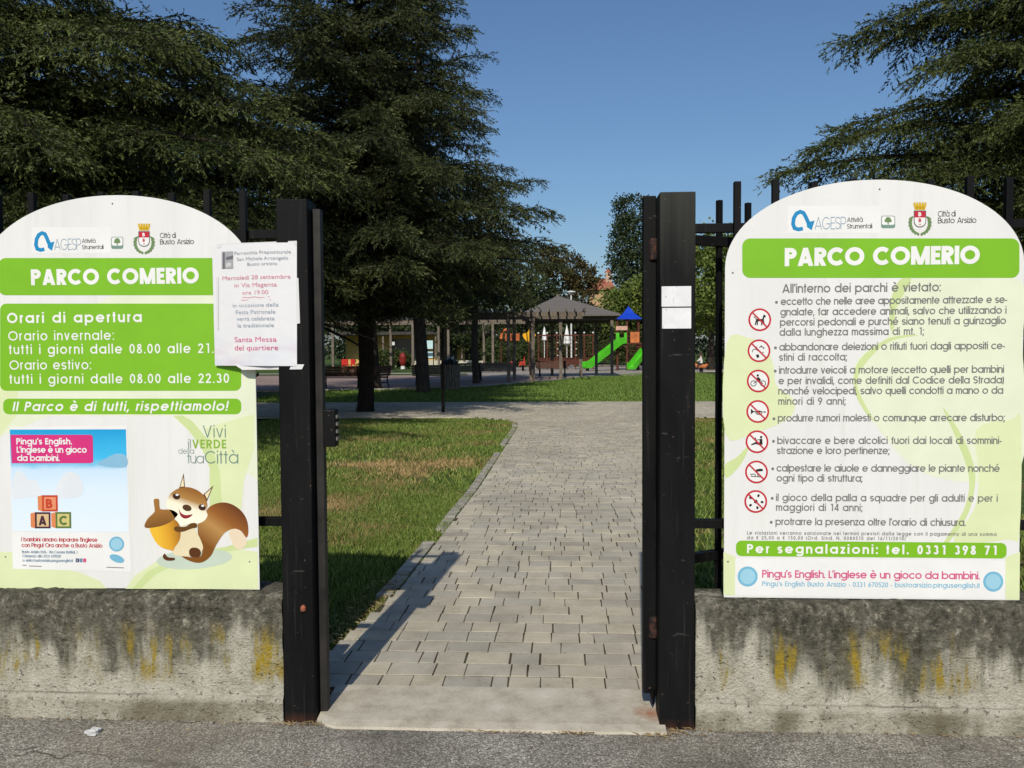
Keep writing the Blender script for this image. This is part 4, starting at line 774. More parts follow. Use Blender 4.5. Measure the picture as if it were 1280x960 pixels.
pict(*C4(212, 199), [ell(5.2, -5.8, 1.6, 1.6, 10), [(3.4, -3.6), (6.6, -3.8), (7, 3.4), (4, 4.6), (-1.4, 2.8), (-7, 4.6), (-7.4, 3.2), (-1.6, .2), (3.2, .8)], [(-2.6, -5.4), (-1.4, -5.4), (-1.2, -1.6), (-2.8, -1.6)]], [[(3.8, -2.6), (-1.6, -2.2)]])
pict(*C4(210, 320), [[(-2, -1), (0, -3.4), (5, -4.2), (8.2, -3.6), (7.6, -1), (3, -.8), (-1.6, .4)]], [arc(-3.6, 4, 2.2, 1.6, 190, 400), [(-7, 5.4), (6, 6.2)], [(-8, 2), (-6, 4)], [(1, 3), (2.4, 5.4)]])
pict(*C4(207, 438), [ell(0, 0, 2.7, 2.7, 5)] + [ell(8 * math.cos(R(a)), 8 * math.sin(R(a)), 2.2, 1.7, 5, a) for a in (-65, 5, 75, 145, 215)], None)

# ---------------------------------------------------------------- paper notice taped to the sign and the left post
NY = 3.2585
nt = empty('paper_notice', AT(317, 380, NY), 'white printed paper notice taped across the opening hours sign and left post', 'notice')
mb = MB(); nx, nz = 12, 16; cs = [AT(257.5, 304.2, NY), AT(371, 303, NY), AT(371.2, 457.5, NY), AT(261.2, 457.3, NY)]
for j in range(nz + 1):
    for i in range(nx + 1):
        u, v = i / nx, j / nz; q = (cs[0] * (1 - u) + cs[1] * u) * (1 - v) + (cs[3] * (1 - u) + cs[2] * u) * v
        # it lies on the post at the right, leans back to the sign at the left
        q[1] += (.058 * max(0, .66 - u) / .66) ** 1.0 * (1 if u < .66 else 0) + .0009 * mnoise.noise((u * 4, v * 5, 1)); mb.v.append(tuple(q))
mb.f = [(j * (nx + 1) + i, (j + 1) * (nx + 1) + i, (j + 1) * (nx + 1) + i + 1, j * (nx + 1) + i + 1) for j in range(nz) for i in range(nx)]; mb.mi = [0] * len(mb.f)
sheet_ob = mb.build('paper', M['notice'], nt, smooth=True)
def on_paper(o, lift=.0016):
    """lay a printed line on the bent sheet"""
    off = nt.location; xa_, xb_ = float(cs[0][0]), float(cs[1][0])
    for v in o.data.vertices: u = (v.co.x + off.x - xa_) / (xb_ - xa_); v.co.y += .058 * max(0, .66 - u) / .66 - lift
    return o
NQ = lambda x, y: (260 + x / 5.333, 290 + y / 5.333)
NGY, NRD, NBL = ink('faded_grey', 158, 164, 174), ink('faded_rose', 226, 150, 166), ink('faded_slate', 148, 164, 180)
for s, x0, x1, y, cap, m in (('Parrocchia Prepositurale', 155, 553, 147, 4.4, NGY), ('San Michele Arcangelo', 172, 535, 187, 4.4, NGY), ('Busto arsizio', 250, 460, 222, 4.2, NGY), ('Mercoledi 28 settembre', 65, 550, 315, 5.6, NRD), ('in Via Magenta', 155, 460, 365, 5.6, NRD), ('ore 19.00', 212, 402, 415, 5.4, NRD), ('in occasione della', 142, 472, 500, 5.2, NBL), ('Festa Patronale', 165, 450, 546, 5.4, NBL), ('verrà celebrata', 170, 445, 590, 5.2, NBL), ('la tradizionale', 178, 440, 635, 5.2, NBL), ('Santa Messa', 155, 458, 733, 6.8, ROSE), ('del quartiere', 155, 468, 789, 6.8, ROSE)):
    q0, q1 = NQ(x0, y), NQ(x1, y); on_paper(btext(s, q0[0], q0[1], q1[0], cap, m, NY, nt, 0.0))
on_paper(stroke_px('underline', [[NQ(215, 432), NQ(260, 436), NQ(300, 430), NQ(345, 437), NQ(412, 431)], [NQ(205, 452), NQ(420, 452)]], .8, NRD, NY, nt))
on_paper(multi('church_picture', [([NQ(60, 122), NQ(145, 122), NQ(145, 238), NQ(60, 238)], 0), ([NQ(68, 128), NQ(84, 128), NQ(84, 238), NQ(68, 238)], 1), ([NQ(92, 160), NQ(145, 150), NQ(145, 175), NQ(92, 180)], 1), ([NQ(92, 200), NQ(130, 196), NQ(130, 222), NQ(92, 226)], 2)], [ink('photo_grey', 170, 170, 174), ink('photo_dark', 110, 110, 116), ink('photo_light', 205, 205, 205)], NY, nt))
tape = NT('clear_tape', .25, .5); tape.color((.62, .62, .62)); 
for pts, dy in (([(288, 455.5), (380.5, 455.5), (377.5, 461.6), (300, 462.6)], -.003), ([(370, 347.5), (373.2, 347.5), (375.2, 404), (371, 405)], -.003), ([(263.8, 345), (267, 345), (266.8, 412), (264, 412)], .04), ([(264.6, 302.8), (371.2, 301), (371.4, 306), (264.6, 308)], -.002)): on_paper(shape('tape_strip', pts, tape.m, NY + dy * 0, nt), .0022)
#@@TREES
# ================================================================ TREES
def unit(v): return v / np.maximum(np.linalg.norm(v, axis=-1, keepdims=True), 1e-9)
def needles(P, D, L, rng, w, mat, parent, name='crown', tip=None):
    """one slim diamond leaf face per entry: base P, direction D, length L"""
    n = len(P); S = unit(np.cross(D, rng.normal(size=(n, 3)))) * (w * rng.uniform(.6, 1.3, n))[:, None] * .5
    V = np.empty((n, 4, 3)); T = P + D * L[:, None]; Mi = P + D * (L * .45)[:, None]
    V[:, 0] = P; V[:, 1] = Mi + S; V[:, 2] = T; V[:, 3] = Mi - S
    return np_mesh(name, V.reshape(-1, 3), np.arange(4 * n).reshape(-1, 4), mat, parent, rng.random(n) if tip is None else .45 * rng.random(n) + .55 * tip ** 1.6)  # lighter tips: new growth, with sunlit highlights put into the colour
def cedar(loc, H, base, Rmax, nl, seed, label, mat=None, trunk_r=.2, prof=None, extra=(), bl_gap=.15, tw_gap=.055, per=4, nw=.030, nlen=.12, arcz=(-180, 180), group='tall dark cedars', bark='bark', cull=None, twl=1.25, sag=1.0, lift=1.0):
    rng = np.random.default_rng(seed); rnd = random.Random(seed); root = empty('cedar_tree', (loc[0], loc[1], 0), label, 'tree', group)
    prof = prof or (lambda u: (1 - u) ** .85 + .04)
    x0, y0 = loc; mb = MB(); wob = lambda z: (x0 + .12 * math.sin(z * .6 + seed), y0 + .12 * math.cos(z * .5 + seed), z)
    zs = [-.05, .15, .5, 1.2] + [1.2 + (H - 1.2) * k / 10 for k in range(1, 11)]
    mb.tube([wob(z) for z in zs], [trunk_r * 1.25, trunk_r * 1.08, trunk_r * 1.0, trunk_r * .97] + [max(.012, trunk_r * (1 - k / 10) ** .8) for k in range(1, 11)], 12)
    limbs = []
    for i in range(nl):
        u = (i + rnd.random() * .8) / nl; z = base + (H - base) * u ** 1.12; az = i * 137.5 + rnd.uniform(-25, 25); az = (az + 180) % 360 - 180
        if not (arcz[0] <= az <= arcz[1]): continue
        L = Rmax * prof(u) * rnd.uniform(.72, 1.08); limbs.append((z, az, L, rnd.uniform(.10, .34) * L * (.5 + u) * lift, rnd.uniform(.22, .42) * L * (1.1 - u * .6) * sag))
    for e in extra: limbs.append(e)
    bP, bD, bL, bU = [], [], [], []
    for z, az, L, rise, droop in limbs:
        a = R(az); d0 = np.array([math.cos(a), math.sin(a), 0]); side = np.array([-d0[1], d0[0], 0]); c0 = np.array(wob(z)); sw = rnd.uniform(-.18, .18) * L
        f = lambda t: c0 + d0 * L * t + side * sw * t * t + np.array([0, 0, rise * t * 1.6 - (droop + rise * .6) * t ** 2.2])
        ts = np.linspace(0, 1, 9); pts = [f(t) for t in ts]
        mb.tube([tuple(p) for p in pts], [max(.006, (.018 + .016 * L) * (1 - t) ** .9) for t in ts], 5, False)
        t = .10 + rnd.random() * .05; sgn = 1
        while t < 1.0:
            p = f(t); tg = unit(f(min(1, t + .03)) - f(t - .03)); ang = R(rnd.uniform(42, 78)) * sgn; c, s = math.cos(ang), math.sin(ang)
            d = np.array([tg[0] * c - tg[1] * s, tg[0] * s + tg[1] * c, tg[2] * .6 - rnd.uniform(-.30, .38)])
            l = (min(1.35, .36 * L) * (1 - t) ** .55 + .16) * rnd.uniform(.6, 1.15); bP.append(p); bD.append(unit(d)); bL.append(l); bU.append(rnd.uniform(.12, .55)); sgn = -sgn
            if L > 1.5: bP.append(p); bD.append(unit(tg * .8 + np.array([rnd.uniform(-.3, .3), rnd.uniform(-.3, .3), rnd.uniform(.2, .6)]))); bL.append(rnd.uniform(.14, .32)); bU.append(.3)
            t += bl_gap * rnd.uniform(.6, 1.4) / L
        bP.append(f(.97)); bD.append(unit(f(1) - f(.92))); bL.append(.35); bU.append(.2)
    mb.build('trunk', M[bark], root, smooth=True)
    bP, bD, bL, bU = map(np.array, (bP, bD, bL, bU))
    # twigs along every branchlet
    nt = np.maximum(3, (bL / tw_gap).astype(int)); idx = np.repeat(np.arange(len(bP)), nt); k = np.concatenate([np.arange(n) for n in nt]); t = (k + rng.random(len(k))) / nt[idx]
    s = t * bL[idx]; tP = bP[idx] + bD[idx] * s[:, None]; tP[:, 2] -= bU[idx] * s * s
    td = bD[idx].copy(); td[:, 2] -= 2 * bU[idx] * s; td = unit(td); side = unit(np.cross(td, np.array([0, 0, 1.0]))) * np.where(k % 2, 1, -1)[:, None]
    tD = unit(td * rng.uniform(.35, 1.0, (len(k), 1)) + side * rng.uniform(.25, 1.0, (len(k), 1)) + rng.normal(0, .15, (len(k), 3)) + np.array([0, 0, -.34]))
    tL = rng.uniform(.12, .40, len(k)) * twl * (1.15 - .5 * t)
    i2 = np.repeat(np.arange(len(tP)), per); q = rng.random(len(i2))
    nP = tP[i2] + tD[i2] * (q * tL[i2])[:, None]; nD = unit(tD[i2] + rng.normal(0, .33, (len(i2), 3)))
    nL = nlen * rng.uniform(.6, 1.25, len(i2))
    if cull is not None: kk = cull(nP); nP, nD, nL, q = nP[kk], nD[kk], nL[kk], q[kk]
    needles(nP, nD, nL, rng, nw, mat or M['cedar'], root, tip=q); return root, len(nP)
cnt = []
T1 = (-8.3, 11.2)
low = [(4.3, -8, 5.3, .5, 1.1), (4.6, 8, 5.0, .9, 1.2), (5.0, -24, 4.7, .9, 1.1), (3.9, 20, 4.6, .6, 1.0), (4.2, -42, 4.2, .6, 1.2), (4.8, -2, 4.9, 1.0, 1.3), (3.6, 4, 4.4, .5, 1.0), (3.4, -18, 4.3, .5, .9), (3.2, -35, 3.9, .4, .9), (3.3, 30, 4.0, .4, .8), (4.9, 32, 4.4, .9, 1.0), (5.3, 14, 4.1, .9, 1.0), (5.5, -14, 3.7, .9, .8)] + [(7.4 + .3 * i, -130 + (i * 47) % 35, 4.0 - .2 * (i % 4), .6, .5) for i in range(5)] + [(7.7 + .33 * i, (-38 + i * 61) % 235 - 38, 5.2 - .12 * i, .6, .35) for i in range(16)] + [(6.4, -30, 3.3, .8, .9), (6.0, 6, 3.2, .5, .9)]  # later entries: unseen high boughs, added to shade the foliage below and behind
cnt.append(cedar(T1, 15, 2.9, 4.5, 100, 11, 'big near cedar whose low drooping boughs reach over the opening hours sign', trunk_r=.30, prof=lambda u: (.95 if u < .12 else .62 * (1 - u) ** .6 + .03), extra=low, per=20, nw=.017, nlen=.062, bl_gap=.095, tw_gap=.052, cull=lambda P: P[:, 2] > 2.5 + .2 * np.sin(P[:, 0] * 3))[1])
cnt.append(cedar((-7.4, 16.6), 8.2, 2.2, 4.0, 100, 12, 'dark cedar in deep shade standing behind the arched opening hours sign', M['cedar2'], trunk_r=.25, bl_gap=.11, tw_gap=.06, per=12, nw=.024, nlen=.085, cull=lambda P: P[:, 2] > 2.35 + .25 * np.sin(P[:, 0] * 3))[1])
fw2 = [(3.4, -90, 5.3, .5, .5), (3.9, -65, 5.4, .6, .8), (4.3, -112, 5.4, .7, .9), (3.6, -45, 5.2, .6, .7), (4.8, -80, 5.3, .7, 1.0), (3.3, -128, 5.2, .4, .5), (5.2, -55, 5.0, .7, .9), (5.0, -100, 5.2, .9, 1.0), (3.2, -75, 5.2, .3, .4), (3.5, -25, 5.0, .5, .6), (4.4, -30, 5.0, .8, .7), (3.9, -8, 4.8, .7, .7), (5.6, -68, 4.8, .8, .8)]
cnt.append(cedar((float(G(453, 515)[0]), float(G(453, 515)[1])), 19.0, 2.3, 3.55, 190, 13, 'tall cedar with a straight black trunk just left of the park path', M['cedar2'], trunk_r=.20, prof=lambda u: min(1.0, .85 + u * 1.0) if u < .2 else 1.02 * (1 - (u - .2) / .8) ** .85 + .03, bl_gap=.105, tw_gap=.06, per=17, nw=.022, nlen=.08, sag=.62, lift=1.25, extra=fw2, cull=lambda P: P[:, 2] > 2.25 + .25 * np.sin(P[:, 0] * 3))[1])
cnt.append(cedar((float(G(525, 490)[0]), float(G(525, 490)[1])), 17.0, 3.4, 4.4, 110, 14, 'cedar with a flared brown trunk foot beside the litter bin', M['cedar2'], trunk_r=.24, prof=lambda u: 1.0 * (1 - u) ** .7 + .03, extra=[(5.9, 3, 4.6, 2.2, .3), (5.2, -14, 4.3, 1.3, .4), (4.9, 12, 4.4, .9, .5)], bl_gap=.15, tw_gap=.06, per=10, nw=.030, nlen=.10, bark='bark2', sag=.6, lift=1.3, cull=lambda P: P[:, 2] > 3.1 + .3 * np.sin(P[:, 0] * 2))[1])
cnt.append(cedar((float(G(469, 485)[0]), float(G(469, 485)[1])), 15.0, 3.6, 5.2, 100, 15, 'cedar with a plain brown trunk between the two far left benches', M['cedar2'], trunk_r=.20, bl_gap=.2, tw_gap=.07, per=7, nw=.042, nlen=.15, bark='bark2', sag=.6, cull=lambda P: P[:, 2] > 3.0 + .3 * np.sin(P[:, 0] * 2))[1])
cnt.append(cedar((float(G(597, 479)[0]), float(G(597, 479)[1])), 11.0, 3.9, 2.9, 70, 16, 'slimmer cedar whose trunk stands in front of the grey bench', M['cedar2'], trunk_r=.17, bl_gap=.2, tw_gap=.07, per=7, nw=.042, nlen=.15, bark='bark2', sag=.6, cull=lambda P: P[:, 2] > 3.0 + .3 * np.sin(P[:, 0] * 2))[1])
rl = [(4.15, 172, 4.3, .75, .70), (4.5, 186, 4.0, .9, .9), (6.2, 176, 3.4, .7, .65), (6.6, 190, 3.0, .5, .7), (5.3, 160, 3.3, .4, .7), (7.6, 180, 2.7, .6, .5), (3.9, 205, 3.3, .5, .6), (4.4, 222, 3.0, .7, .6), (5.4, 214, 3.0, .7, .7), (6.4, 230, 2.8, .6, .6), (3.6, 192, 3.4, .3, .6), (3.5, 240, 2.9, .5, .6), (7.4, 206, 2.6, .7, .6), (5.6, 250, 2.8, .6, .6)]
cnt.append(cedar((7.75, 13.2), 13, 3.0, 3.5, 78, 17, 'cedar at the right edge with layered boughs above the park rules sign', trunk_r=.24, extra=rl, per=20, nw=.017, nlen=.062, bl_gap=.085, tw_gap=.05, prof=lambda u: .9 * (1 - u) ** .6 + .03)[1])
open('/tmp/cnt.txt','w').write(str(cnt))
def leafy(name, loc, crowns, n, size, mat, label, cat, seed, trunk=None, group=None, bark='bark2', shell=.55):
    """broadleaf tree: crowns are (dx, dy, z, rx, ry, rz) lumps filled with leaf clumps"""
    rng = np.random.default_rng(seed); root = empty(name, (loc[0], loc[1], 0), label, cat, group); P = []; D = []
    vol = np.array([c[3] * c[4] * c[5] for c in crowns]) ** (2 / 3); vol /= vol.sum(); x0, y0 = loc
    for c, f in zip(crowns, vol):
        m = max(40, int(n * f)); nc = max(8, m // 28); d = unit(rng.normal(size=(nc, 3))); r = rng.uniform(shell, 1.05, nc) + .14 * np.array([mnoise.noise(tuple(q * 2.3 + seed)) for q in d])
        C_ = d * r[:, None] * np.array(c[3:6]); i = rng.integers(0, nc, m); sg = .10 * (c[3] + c[5]) / 2 + size * .6
        P.append(C_[i] + rng.normal(0, sg, (m, 3)) * np.array([1, 1, .75]) + np.array([x0 + c[0], y0 + c[1], c[2]])); D.append(unit(d[i] * .5 + rng.normal(0, .7, (m, 3))))
    P = np.concatenate(P); D = np.concatenate(D); k = P[:, 2] > .02; P, D = P[k], D[k]
    if trunk:
        mb = MB(); r, h = trunk; mb.tube([(x0, y0, -.05), (x0, y0, h * .3), (x0 + .1, y0, h * .7), (x0, y0, h)], [r * 1.35, r, r * .85, r * .45], 9)
        for c in crowns[:7]:
            e = (x0 + c[0] * .85, y0 + c[1] * .85, c[2] + c[5] * .3); b = (x0, y0, h * .55); mb.tube([b, ((b[0] + e[0]) / 2, (b[1] + e[1]) / 2, b[2] + (e[2] - b[2]) * .6), e], [r * .5, r * .3, .03], 6)
        mb.build('trunk', M[bark], root, smooth=True)
    needles(P, D, size * rng.uniform(.7, 1.4, len(P)), rng, size * .75, mat, root); return root
def lumps(R_, z0, z1, n, seed, rr=.5):
    rnd = random.Random(seed); out = []
    for i in range(n):
        u = i / max(1, n - 1); z = z0 + (z1 - z0) * u; w = R_ * math.sin(math.pi * (.22 + .68 * u)) ; a = rnd.uniform(0, 6.28); q = R_ * rr * rnd.uniform(.7, 1.15); d = max(0, w - q * .5)
        out.append((d * math.cos(a), d * math.sin(a), z, q, q, q * .8))
    return out
def at_ground(px, Y): return (float((px - 698) / FPX * Y), float(Y))
BT = 'trees at the far side of the park'
leafy('oak_tree', at_ground(694, 95), lumps(4.9, 3.5, 12.2, 16, 1, .42), 15000, .30, M['oak'], 'round browning tree rising behind the pavilion roof', 'tree', 21, (.28, 7), BT)
leafy('poplar_tree', at_ground(788, 118), [(0, 0, 4 + 2.1 * k, 2.9 - .020 * (k - 4) ** 2 * (1 if k < 4 else 1.35), 2.6 - .02 * (k - 4) ** 2, 2.3) for k in range(9)], 17000, .34, M['poplar'], 'tall dark columnar poplar beside the right gate post', 'tree', 22, (.3, 9), BT, shell=.7)
leafy('lime_tree', at_ground(803, 80), lumps(3.7, 3.2, 7.6, 14, 3, .45), 9000, .30, M['lime'], 'bright green leafy tree above the blue playground roof', 'tree', 23, (.2, 5), BT)
leafy('lime_tree', at_ground(765, 88), lumps(2.2, 2.0, 5.0, 8, 4, .5), 5000, .28, M['lime'], 'smaller bright green tree behind the slide', 'tree', 24, (.14, 3.4), BT)
leafy('lime_tree', at_ground(886, 62), lumps(4.6, 4.4, 9.0, 16, 5, .42), 14000, .26, M['lime'], 'large lime tree seen through the bars right of the gate', 'tree', 25, (.22, 6), BT)
leafy('lime_tree', at_ground(950, 70), lumps(4.8, 3.8, 9.6, 16, 6, .42), 9000, .30, M['lime'], 'lime tree behind the sign with the park rules', 'tree', 26, (.22, 6), BT)
leafy('lime_tree', at_ground(840, 84), lumps(4.2, 3.2, 7.8, 14, 7, .45), 8000, .30, M['lime'], 'lime tree half hidden behind the right gate post', 'tree', 27, (.2, 5), BT)
for i, (px, Y, Rr, h, m, lb) in enumerate(((655, 88, 4.4, 9.6, 'dark', 'dark evergreen tree left of the browning tree'), (738, 92, 3.4, 6.4, 'dark', 'low dark evergreen tree under the red roofed house'), (700, 84, 3.6, 6.0, 'dark', 'dark evergreen tree right behind the pavilion'), (610, 86, 5.0, 9.5, 'dark', 'dark evergreen tree behind the slim cedar trunk'),
        (560, 97, 5.0, 10, 'dark', 'dark evergreen tree behind the yellow cafe wall'), (500, 98, 5.2, 11, 'dark', 'dark evergreen tree over the cafe roof'), (440, 99, 5.2, 10.5, 'dark', 'dark evergreen tree behind the red cafe chairs'), (372, 82, 5.5, 11, 'dark', 'dark evergreen tree behind the left gate post'), (250, 80, 6, 12, 'dark', 'dark evergreen tree behind the opening hours sign, right'), (90, 80, 6, 12, 'dark', 'dark evergreen tree behind the opening hours sign, left'),
        (910, 86, 4.5, 7.5, 'dark', 'dark tree beneath the lime tree right of the gate'), (1060, 90, 6, 11, 'dark', 'dark tree hidden behind the park rules sign, centre'), (1200, 90, 6, 11, 'dark', 'dark tree behind the right end of the park rules sign'))):
    leafy('evergreen_tree', at_ground(px, Y), lumps(Rr, 1.8, h * .84, 13, 30 + i, .5), 6500, .36, M[m], lb, 'tree', 40 + i, (.2, h * .6), BT)
for i, (px, Y, Rr, h, lb) in enumerate(((-60, 24, 4.2, 9.6, 'dense dark evergreen at the far left behind the near cedar'), (120, 25, 3.8, 9.0, 'dense dark evergreen behind the arch of the opening hours sign'), (255, 27, 3.0, 7.6, 'lower dense dark evergreen left of the left gate post'), (1330, 27, 4.2, 8.0, 'dense dark evergreen at the far right behind the layered cedar'))):
    leafy('evergreen_tree', at_ground(px, Y), lumps(Rr, 1.4, h * .86, 16, 90 + i, .5), 26000, .15, M['dark'], lb, 'tree', 95 + i, (.18, h * .6), 'dense evergreens behind the cedars')
leafy('tree_belt', at_ground(600, 165), [(dx, 6 * math.sin(dx), 4.5, 9, 5, 4.8 + 1.5 * math.sin(dx * 1.7)) for dx in range(-130, 170, 11)], 26000, .9, M['poplar'], 'distant belt of trees closing the view across the park', 'trees', 60)['kind'] = 'stuff'
#@@PARK
# ================================================================ THE PARK BEHIND
def at_pt(px, Y, py): q = AT(px, py, Y); return (float(q[0]), float(q[1]), float(q[2]))
# pavilion with a hipped roof and the timber pergola running left from it
PY = float(G(701, 473)[1])
pv = empty('pavilion', (.4, PY + 2, 0), 'timber pavilion with a grey hipped roof beside the green slide', 'pavilion')
xa_, xb_ = float(AT(648, 400, PY)[0]), float(AT(775, 400, PY)[0]); ez = float(AT(735, 393, PY)[2]); ax, az_ = float(AT(697, 370, PY + 2.6)[0]), float(AT(697, 370, PY + 2.6)[2]); Ya, Yb = PY - .5, PY + 5.4
mb = MB(); vs = [(xa_, Ya, ez), (xb_, Ya, ez), (xb_, Yb, ez), (xa_, Yb, ez), (ax, (Ya + Yb) / 2, az_)]
mb.add(vs + [(x, y, z - .10) for x, y, z in vs[:4]], [(0, 1, 4), (1, 2, 4), (2, 3, 4), (3, 0, 4), (0, 5, 6, 1), (1, 6, 7, 2), (2, 7, 8, 3), (3, 8, 5, 0), (5, 8, 7, 6)])
t = NT('grey_shingles', .85, .2); w_ = t.new('TexWave', wave_type='BANDS'); w_.inputs['Scale'].default_value = 2.2; w_.inputs['Distortion'].default_value = 1.2; t.link(t.pos(.25, .25, 1.6), w_.inputs['Vector'])
w_.bands_direction = 'Z'; t.color(t.mix(t.noise(t.pos(), 6, 5, .7), t.ramp(w_.outputs['Fac'], [(.2, (.105, .093, .085)), (.8, (.165, .15, .138)),]), (.135, .122, .112))); mb.build('roof', t.m, pv)
MB().lathe((ax, (Ya + Yb) / 2, az_ - .05), [(.10, 0), (.10, .08), (.03, .14)], 8).build('finial', M['wood'], pv)
for px, py in ((664, 474.5), (701, 473), (726, 471), (765, 468.5)):
    q = G(px, py); MB().box(q[0] - .085, q[0] + .085, q[1] - .085, q[1] + .085, 0, ez - .02).build('post', M['wood'], pv)
for px in (690, 745): q = at_ground(px, PY + 5); MB().box(q[0] - .085, q[0] + .085, q[1] - .085, q[1] + .085, 0, ez - .02).build('post', M['wood'], pv)
mb = MB(); mb.box(xa_ + .2, xb_ - .2, PY - .06, PY + .06, ez - .32, ez - .12); mb.box(xa_ + .2, xb_ - .2, PY + 4.9, PY + 5.0, ez - .32, ez - .12); mb.build('beam', M['wood'], pv)
def pergola(posts, Y0, dY, z, label, rafter=.42, px_ends=None):
    xs = [p[0] for p in posts]; x0, x1 = (min(xs) - .8, max(xs) + .8) if px_ends is None else px_ends
    p = empty('pergola', ((x0 + x1) / 2, Y0, 0), label, 'pergola', 'timber pergolas around the plaza')
    for x, y in posts: MB().box(x - .08, x + .08, y - .08, y + .08, 0, z - .1).build('post', M['wood'], p)
    for yy in (Y0, Y0 + dY): MB().box(x0, x1, yy - .05, yy + .05, z - .22, z - .02).build('beam', M['wood'], p)
    mb = MB(); n = int((x1 - x0) / rafter)
    for k in range(n + 1): x = x0 + (x1 - x0) * k / n; mb.box(x - .035, x + .035, Y0 - .55, Y0 + dY + .55, z - .018, z + .16)
    mb.build('rafters', M['wood'], p); return p
q1, q2, q3 = G(636, 478), G(668.5, 475.5), G(600, 481)
z_f = float(AT(660, 390, q1[1])[2])
pergola([(float(q1[0]), float(q1[1])), (float(q2[0]), float(q1[1]) + .1), (float(AT(556, 480, q1[1])[0]), float(q1[1])), (float(q1[0]) + .1, float(q1[1]) + 3.2)], float(q1[1]), 3.2, z_f, 'dark timber pergola over the grey bench, joined to the pavilion', px_ends=(float(AT(552, 400, q1[1])[0]), float(AT(731, 400, q1[1])[0])))
Yb_ = 58.0
pergola([(at_ground(px, Yb_)[0], Yb_ + dy) for px, dy in ((413, 0), (461, 0), (476, 3), (515, 0), (560, 0), (616, 0), (440, 3), (540, 3), (600, 3))], Yb_, 3.0, float(AT(560, 400, Yb_)[2]), 'sunlit timber pergola on the far side of the plaza', .6, (at_ground(398, Yb_)[0], at_ground(655, Yb_)[0]))
# benches
def make_bench(mat):
    b = empty('park_bench', (0, 0, 0), 'x', 'bench', 'benches round the plaza')
    mb = MB(); [mb.box(-.9, .9, -.02 - .105 * k - .085, -.02 - .105 * k, .425, .455) for k in range(4)]; mb.build('seat', mat, b)
    mb = MB()
    for k in range(4): z = .50 + .105 * k; y = .03 + .035 * k; mb.add([(-.9, y, z), (.9, y, z), (.9, y + .03, z + .088), (-.9, y + .03, z + .088), (-.9, y + .03, z - .01), (.9, y + .03, z - .01), (.9, y + .06, z + .08), (-.9, y + .06, z + .08)], [(0, 1, 2, 3), (7, 6, 5, 4), (0, 4, 5, 1), (3, 2, 6, 7), (0, 3, 7, 4), (1, 5, 6, 2)])
    mb.build('backrest', mat, b)
    for x in (-.72, .72):
        mb = MB(); mb.tube([(x, -.46, 0), (x, -.40, .22), (x, -.42, .42)], .028, 6); mb.tube([(x, .12, 0), (x, .02, .24), (x, .03, .44), (x, .19, .93)], .028, 6); mb.tube([(x, -.43, .41), (x, .03, .41)], .026, 6); mb.tube([(x, -.44, .42), (x, -.46, .62), (x, .08, .64)], .024, 6); mb.tube([(x, -.40, .2), (x, .03, .2)], .02, 6); mb.build('leg', M['black'], b)
    return b
br = make_bench(M['slat']); gr_ = make_bench(M['grey_slat']); used = set()
# facing: the backrest is on the local +y side
for src, px, py, rz, lb in ((br, 426, 486, R(180), 'brown slatted bench left of the black cedar trunk'), (br, 472, 485, R(250), 'bench half hidden behind the black cedar trunk, turned sideways'), (gr_, 541, 482, R(182), 'dark bench just left of the litter bin'), (gr_, 582, 476.5, R(182), 'grey bench half hidden between the litter bin and the slim cedar trunk'), (gr_, 619, 476, R(182), 'grey bench under the dark pergola'), (br, 690, 471, R(175), 'dark bench inside the pavilion')):
    o = src if src.name not in used else copy_tree(src); used.add(src.name); q = G(px, py); o.location = (float(q[0]), float(q[1]), 0); o.rotation_euler.z = rz; o['label'] = lb
# litter bin
q = G(563, 487.5); c = (float(q[0]), float(q[1]), 0)
b = empty('litter_bin', c, 'dark slatted litter bin with rubbish heaped on top, beside the flared cedar trunk', 'litter bin')
MB().lathe((c[0], c[1], .06), [(.28, 0), (.30, .3), (.31, .85), (.28, .85), (.27, .1)], 20).build('liner', M['black'], b)
mb = MB()
for k in range(22): a = 2 * math.pi * k / 22; x, y = c[0] + .33 * math.cos(a), c[1] + .33 * math.sin(a); mb.beam((x, y, .05), (c[0] + .355 * math.cos(a), c[1] + .355 * math.sin(a), 1.0), .075, .03)
mb.build('slats', M['grey_slat'], b)
MB().lathe((c[0], c[1], .98), [(.30, 0), (.37, .0), (.37, .05), (.30, .05)], 20).build('rim', M['black'], b)
bm = bmesh.new(); bmesh.ops.create_icosphere(bm, subdivisions=3, radius=.29)
for v in bm.verts: n = mnoise.noise(v.co * 7); v.co = Vector((v.co.x * (1 + .3 * n), v.co.y * (1 + .3 * n), v.co.z * (.75 + .5 * n))) + Vector((0, 0, 1.02))
me = bpy.data.meshes.new('rubbish'); bm.to_mesh(me); bm.free(); me.materials.append(flat('black_bin_bag', (.012, .012, .012), .35, .3, 9)); o = bpy.data.objects.new('rubbish', me); COL.objects.link(o); o.parent = b
mb = MB(); [mb.add([(c[0] + dx, c[1] - .2, z), (c[0] + dx + .13, c[1] - .22, z + .02), (c[0] + dx + .11, c[1] - .15, z + .13), (c[0] + dx + .02, c[1] - .13, z + .11)], [(0, 1, 2, 3)]) for dx, z in ((-.10, 1.22), (.06, 1.18))]; mb.build('paper_scrap', flat('white_scrap', (.6, .6, .58), .7, .1, 9), b)
q = G(554, 516); pl_ = MB().tube([(q[0], q[1], -.03), (q[0], q[1], 1.0), (q[0] + .01, q[1], 2.3)], [.042, .038, .030], 8).build('stake', M['bark'], None); tag(pl_, 'slim dark wooden stake in the grass in front of the litter bin', 'stake')
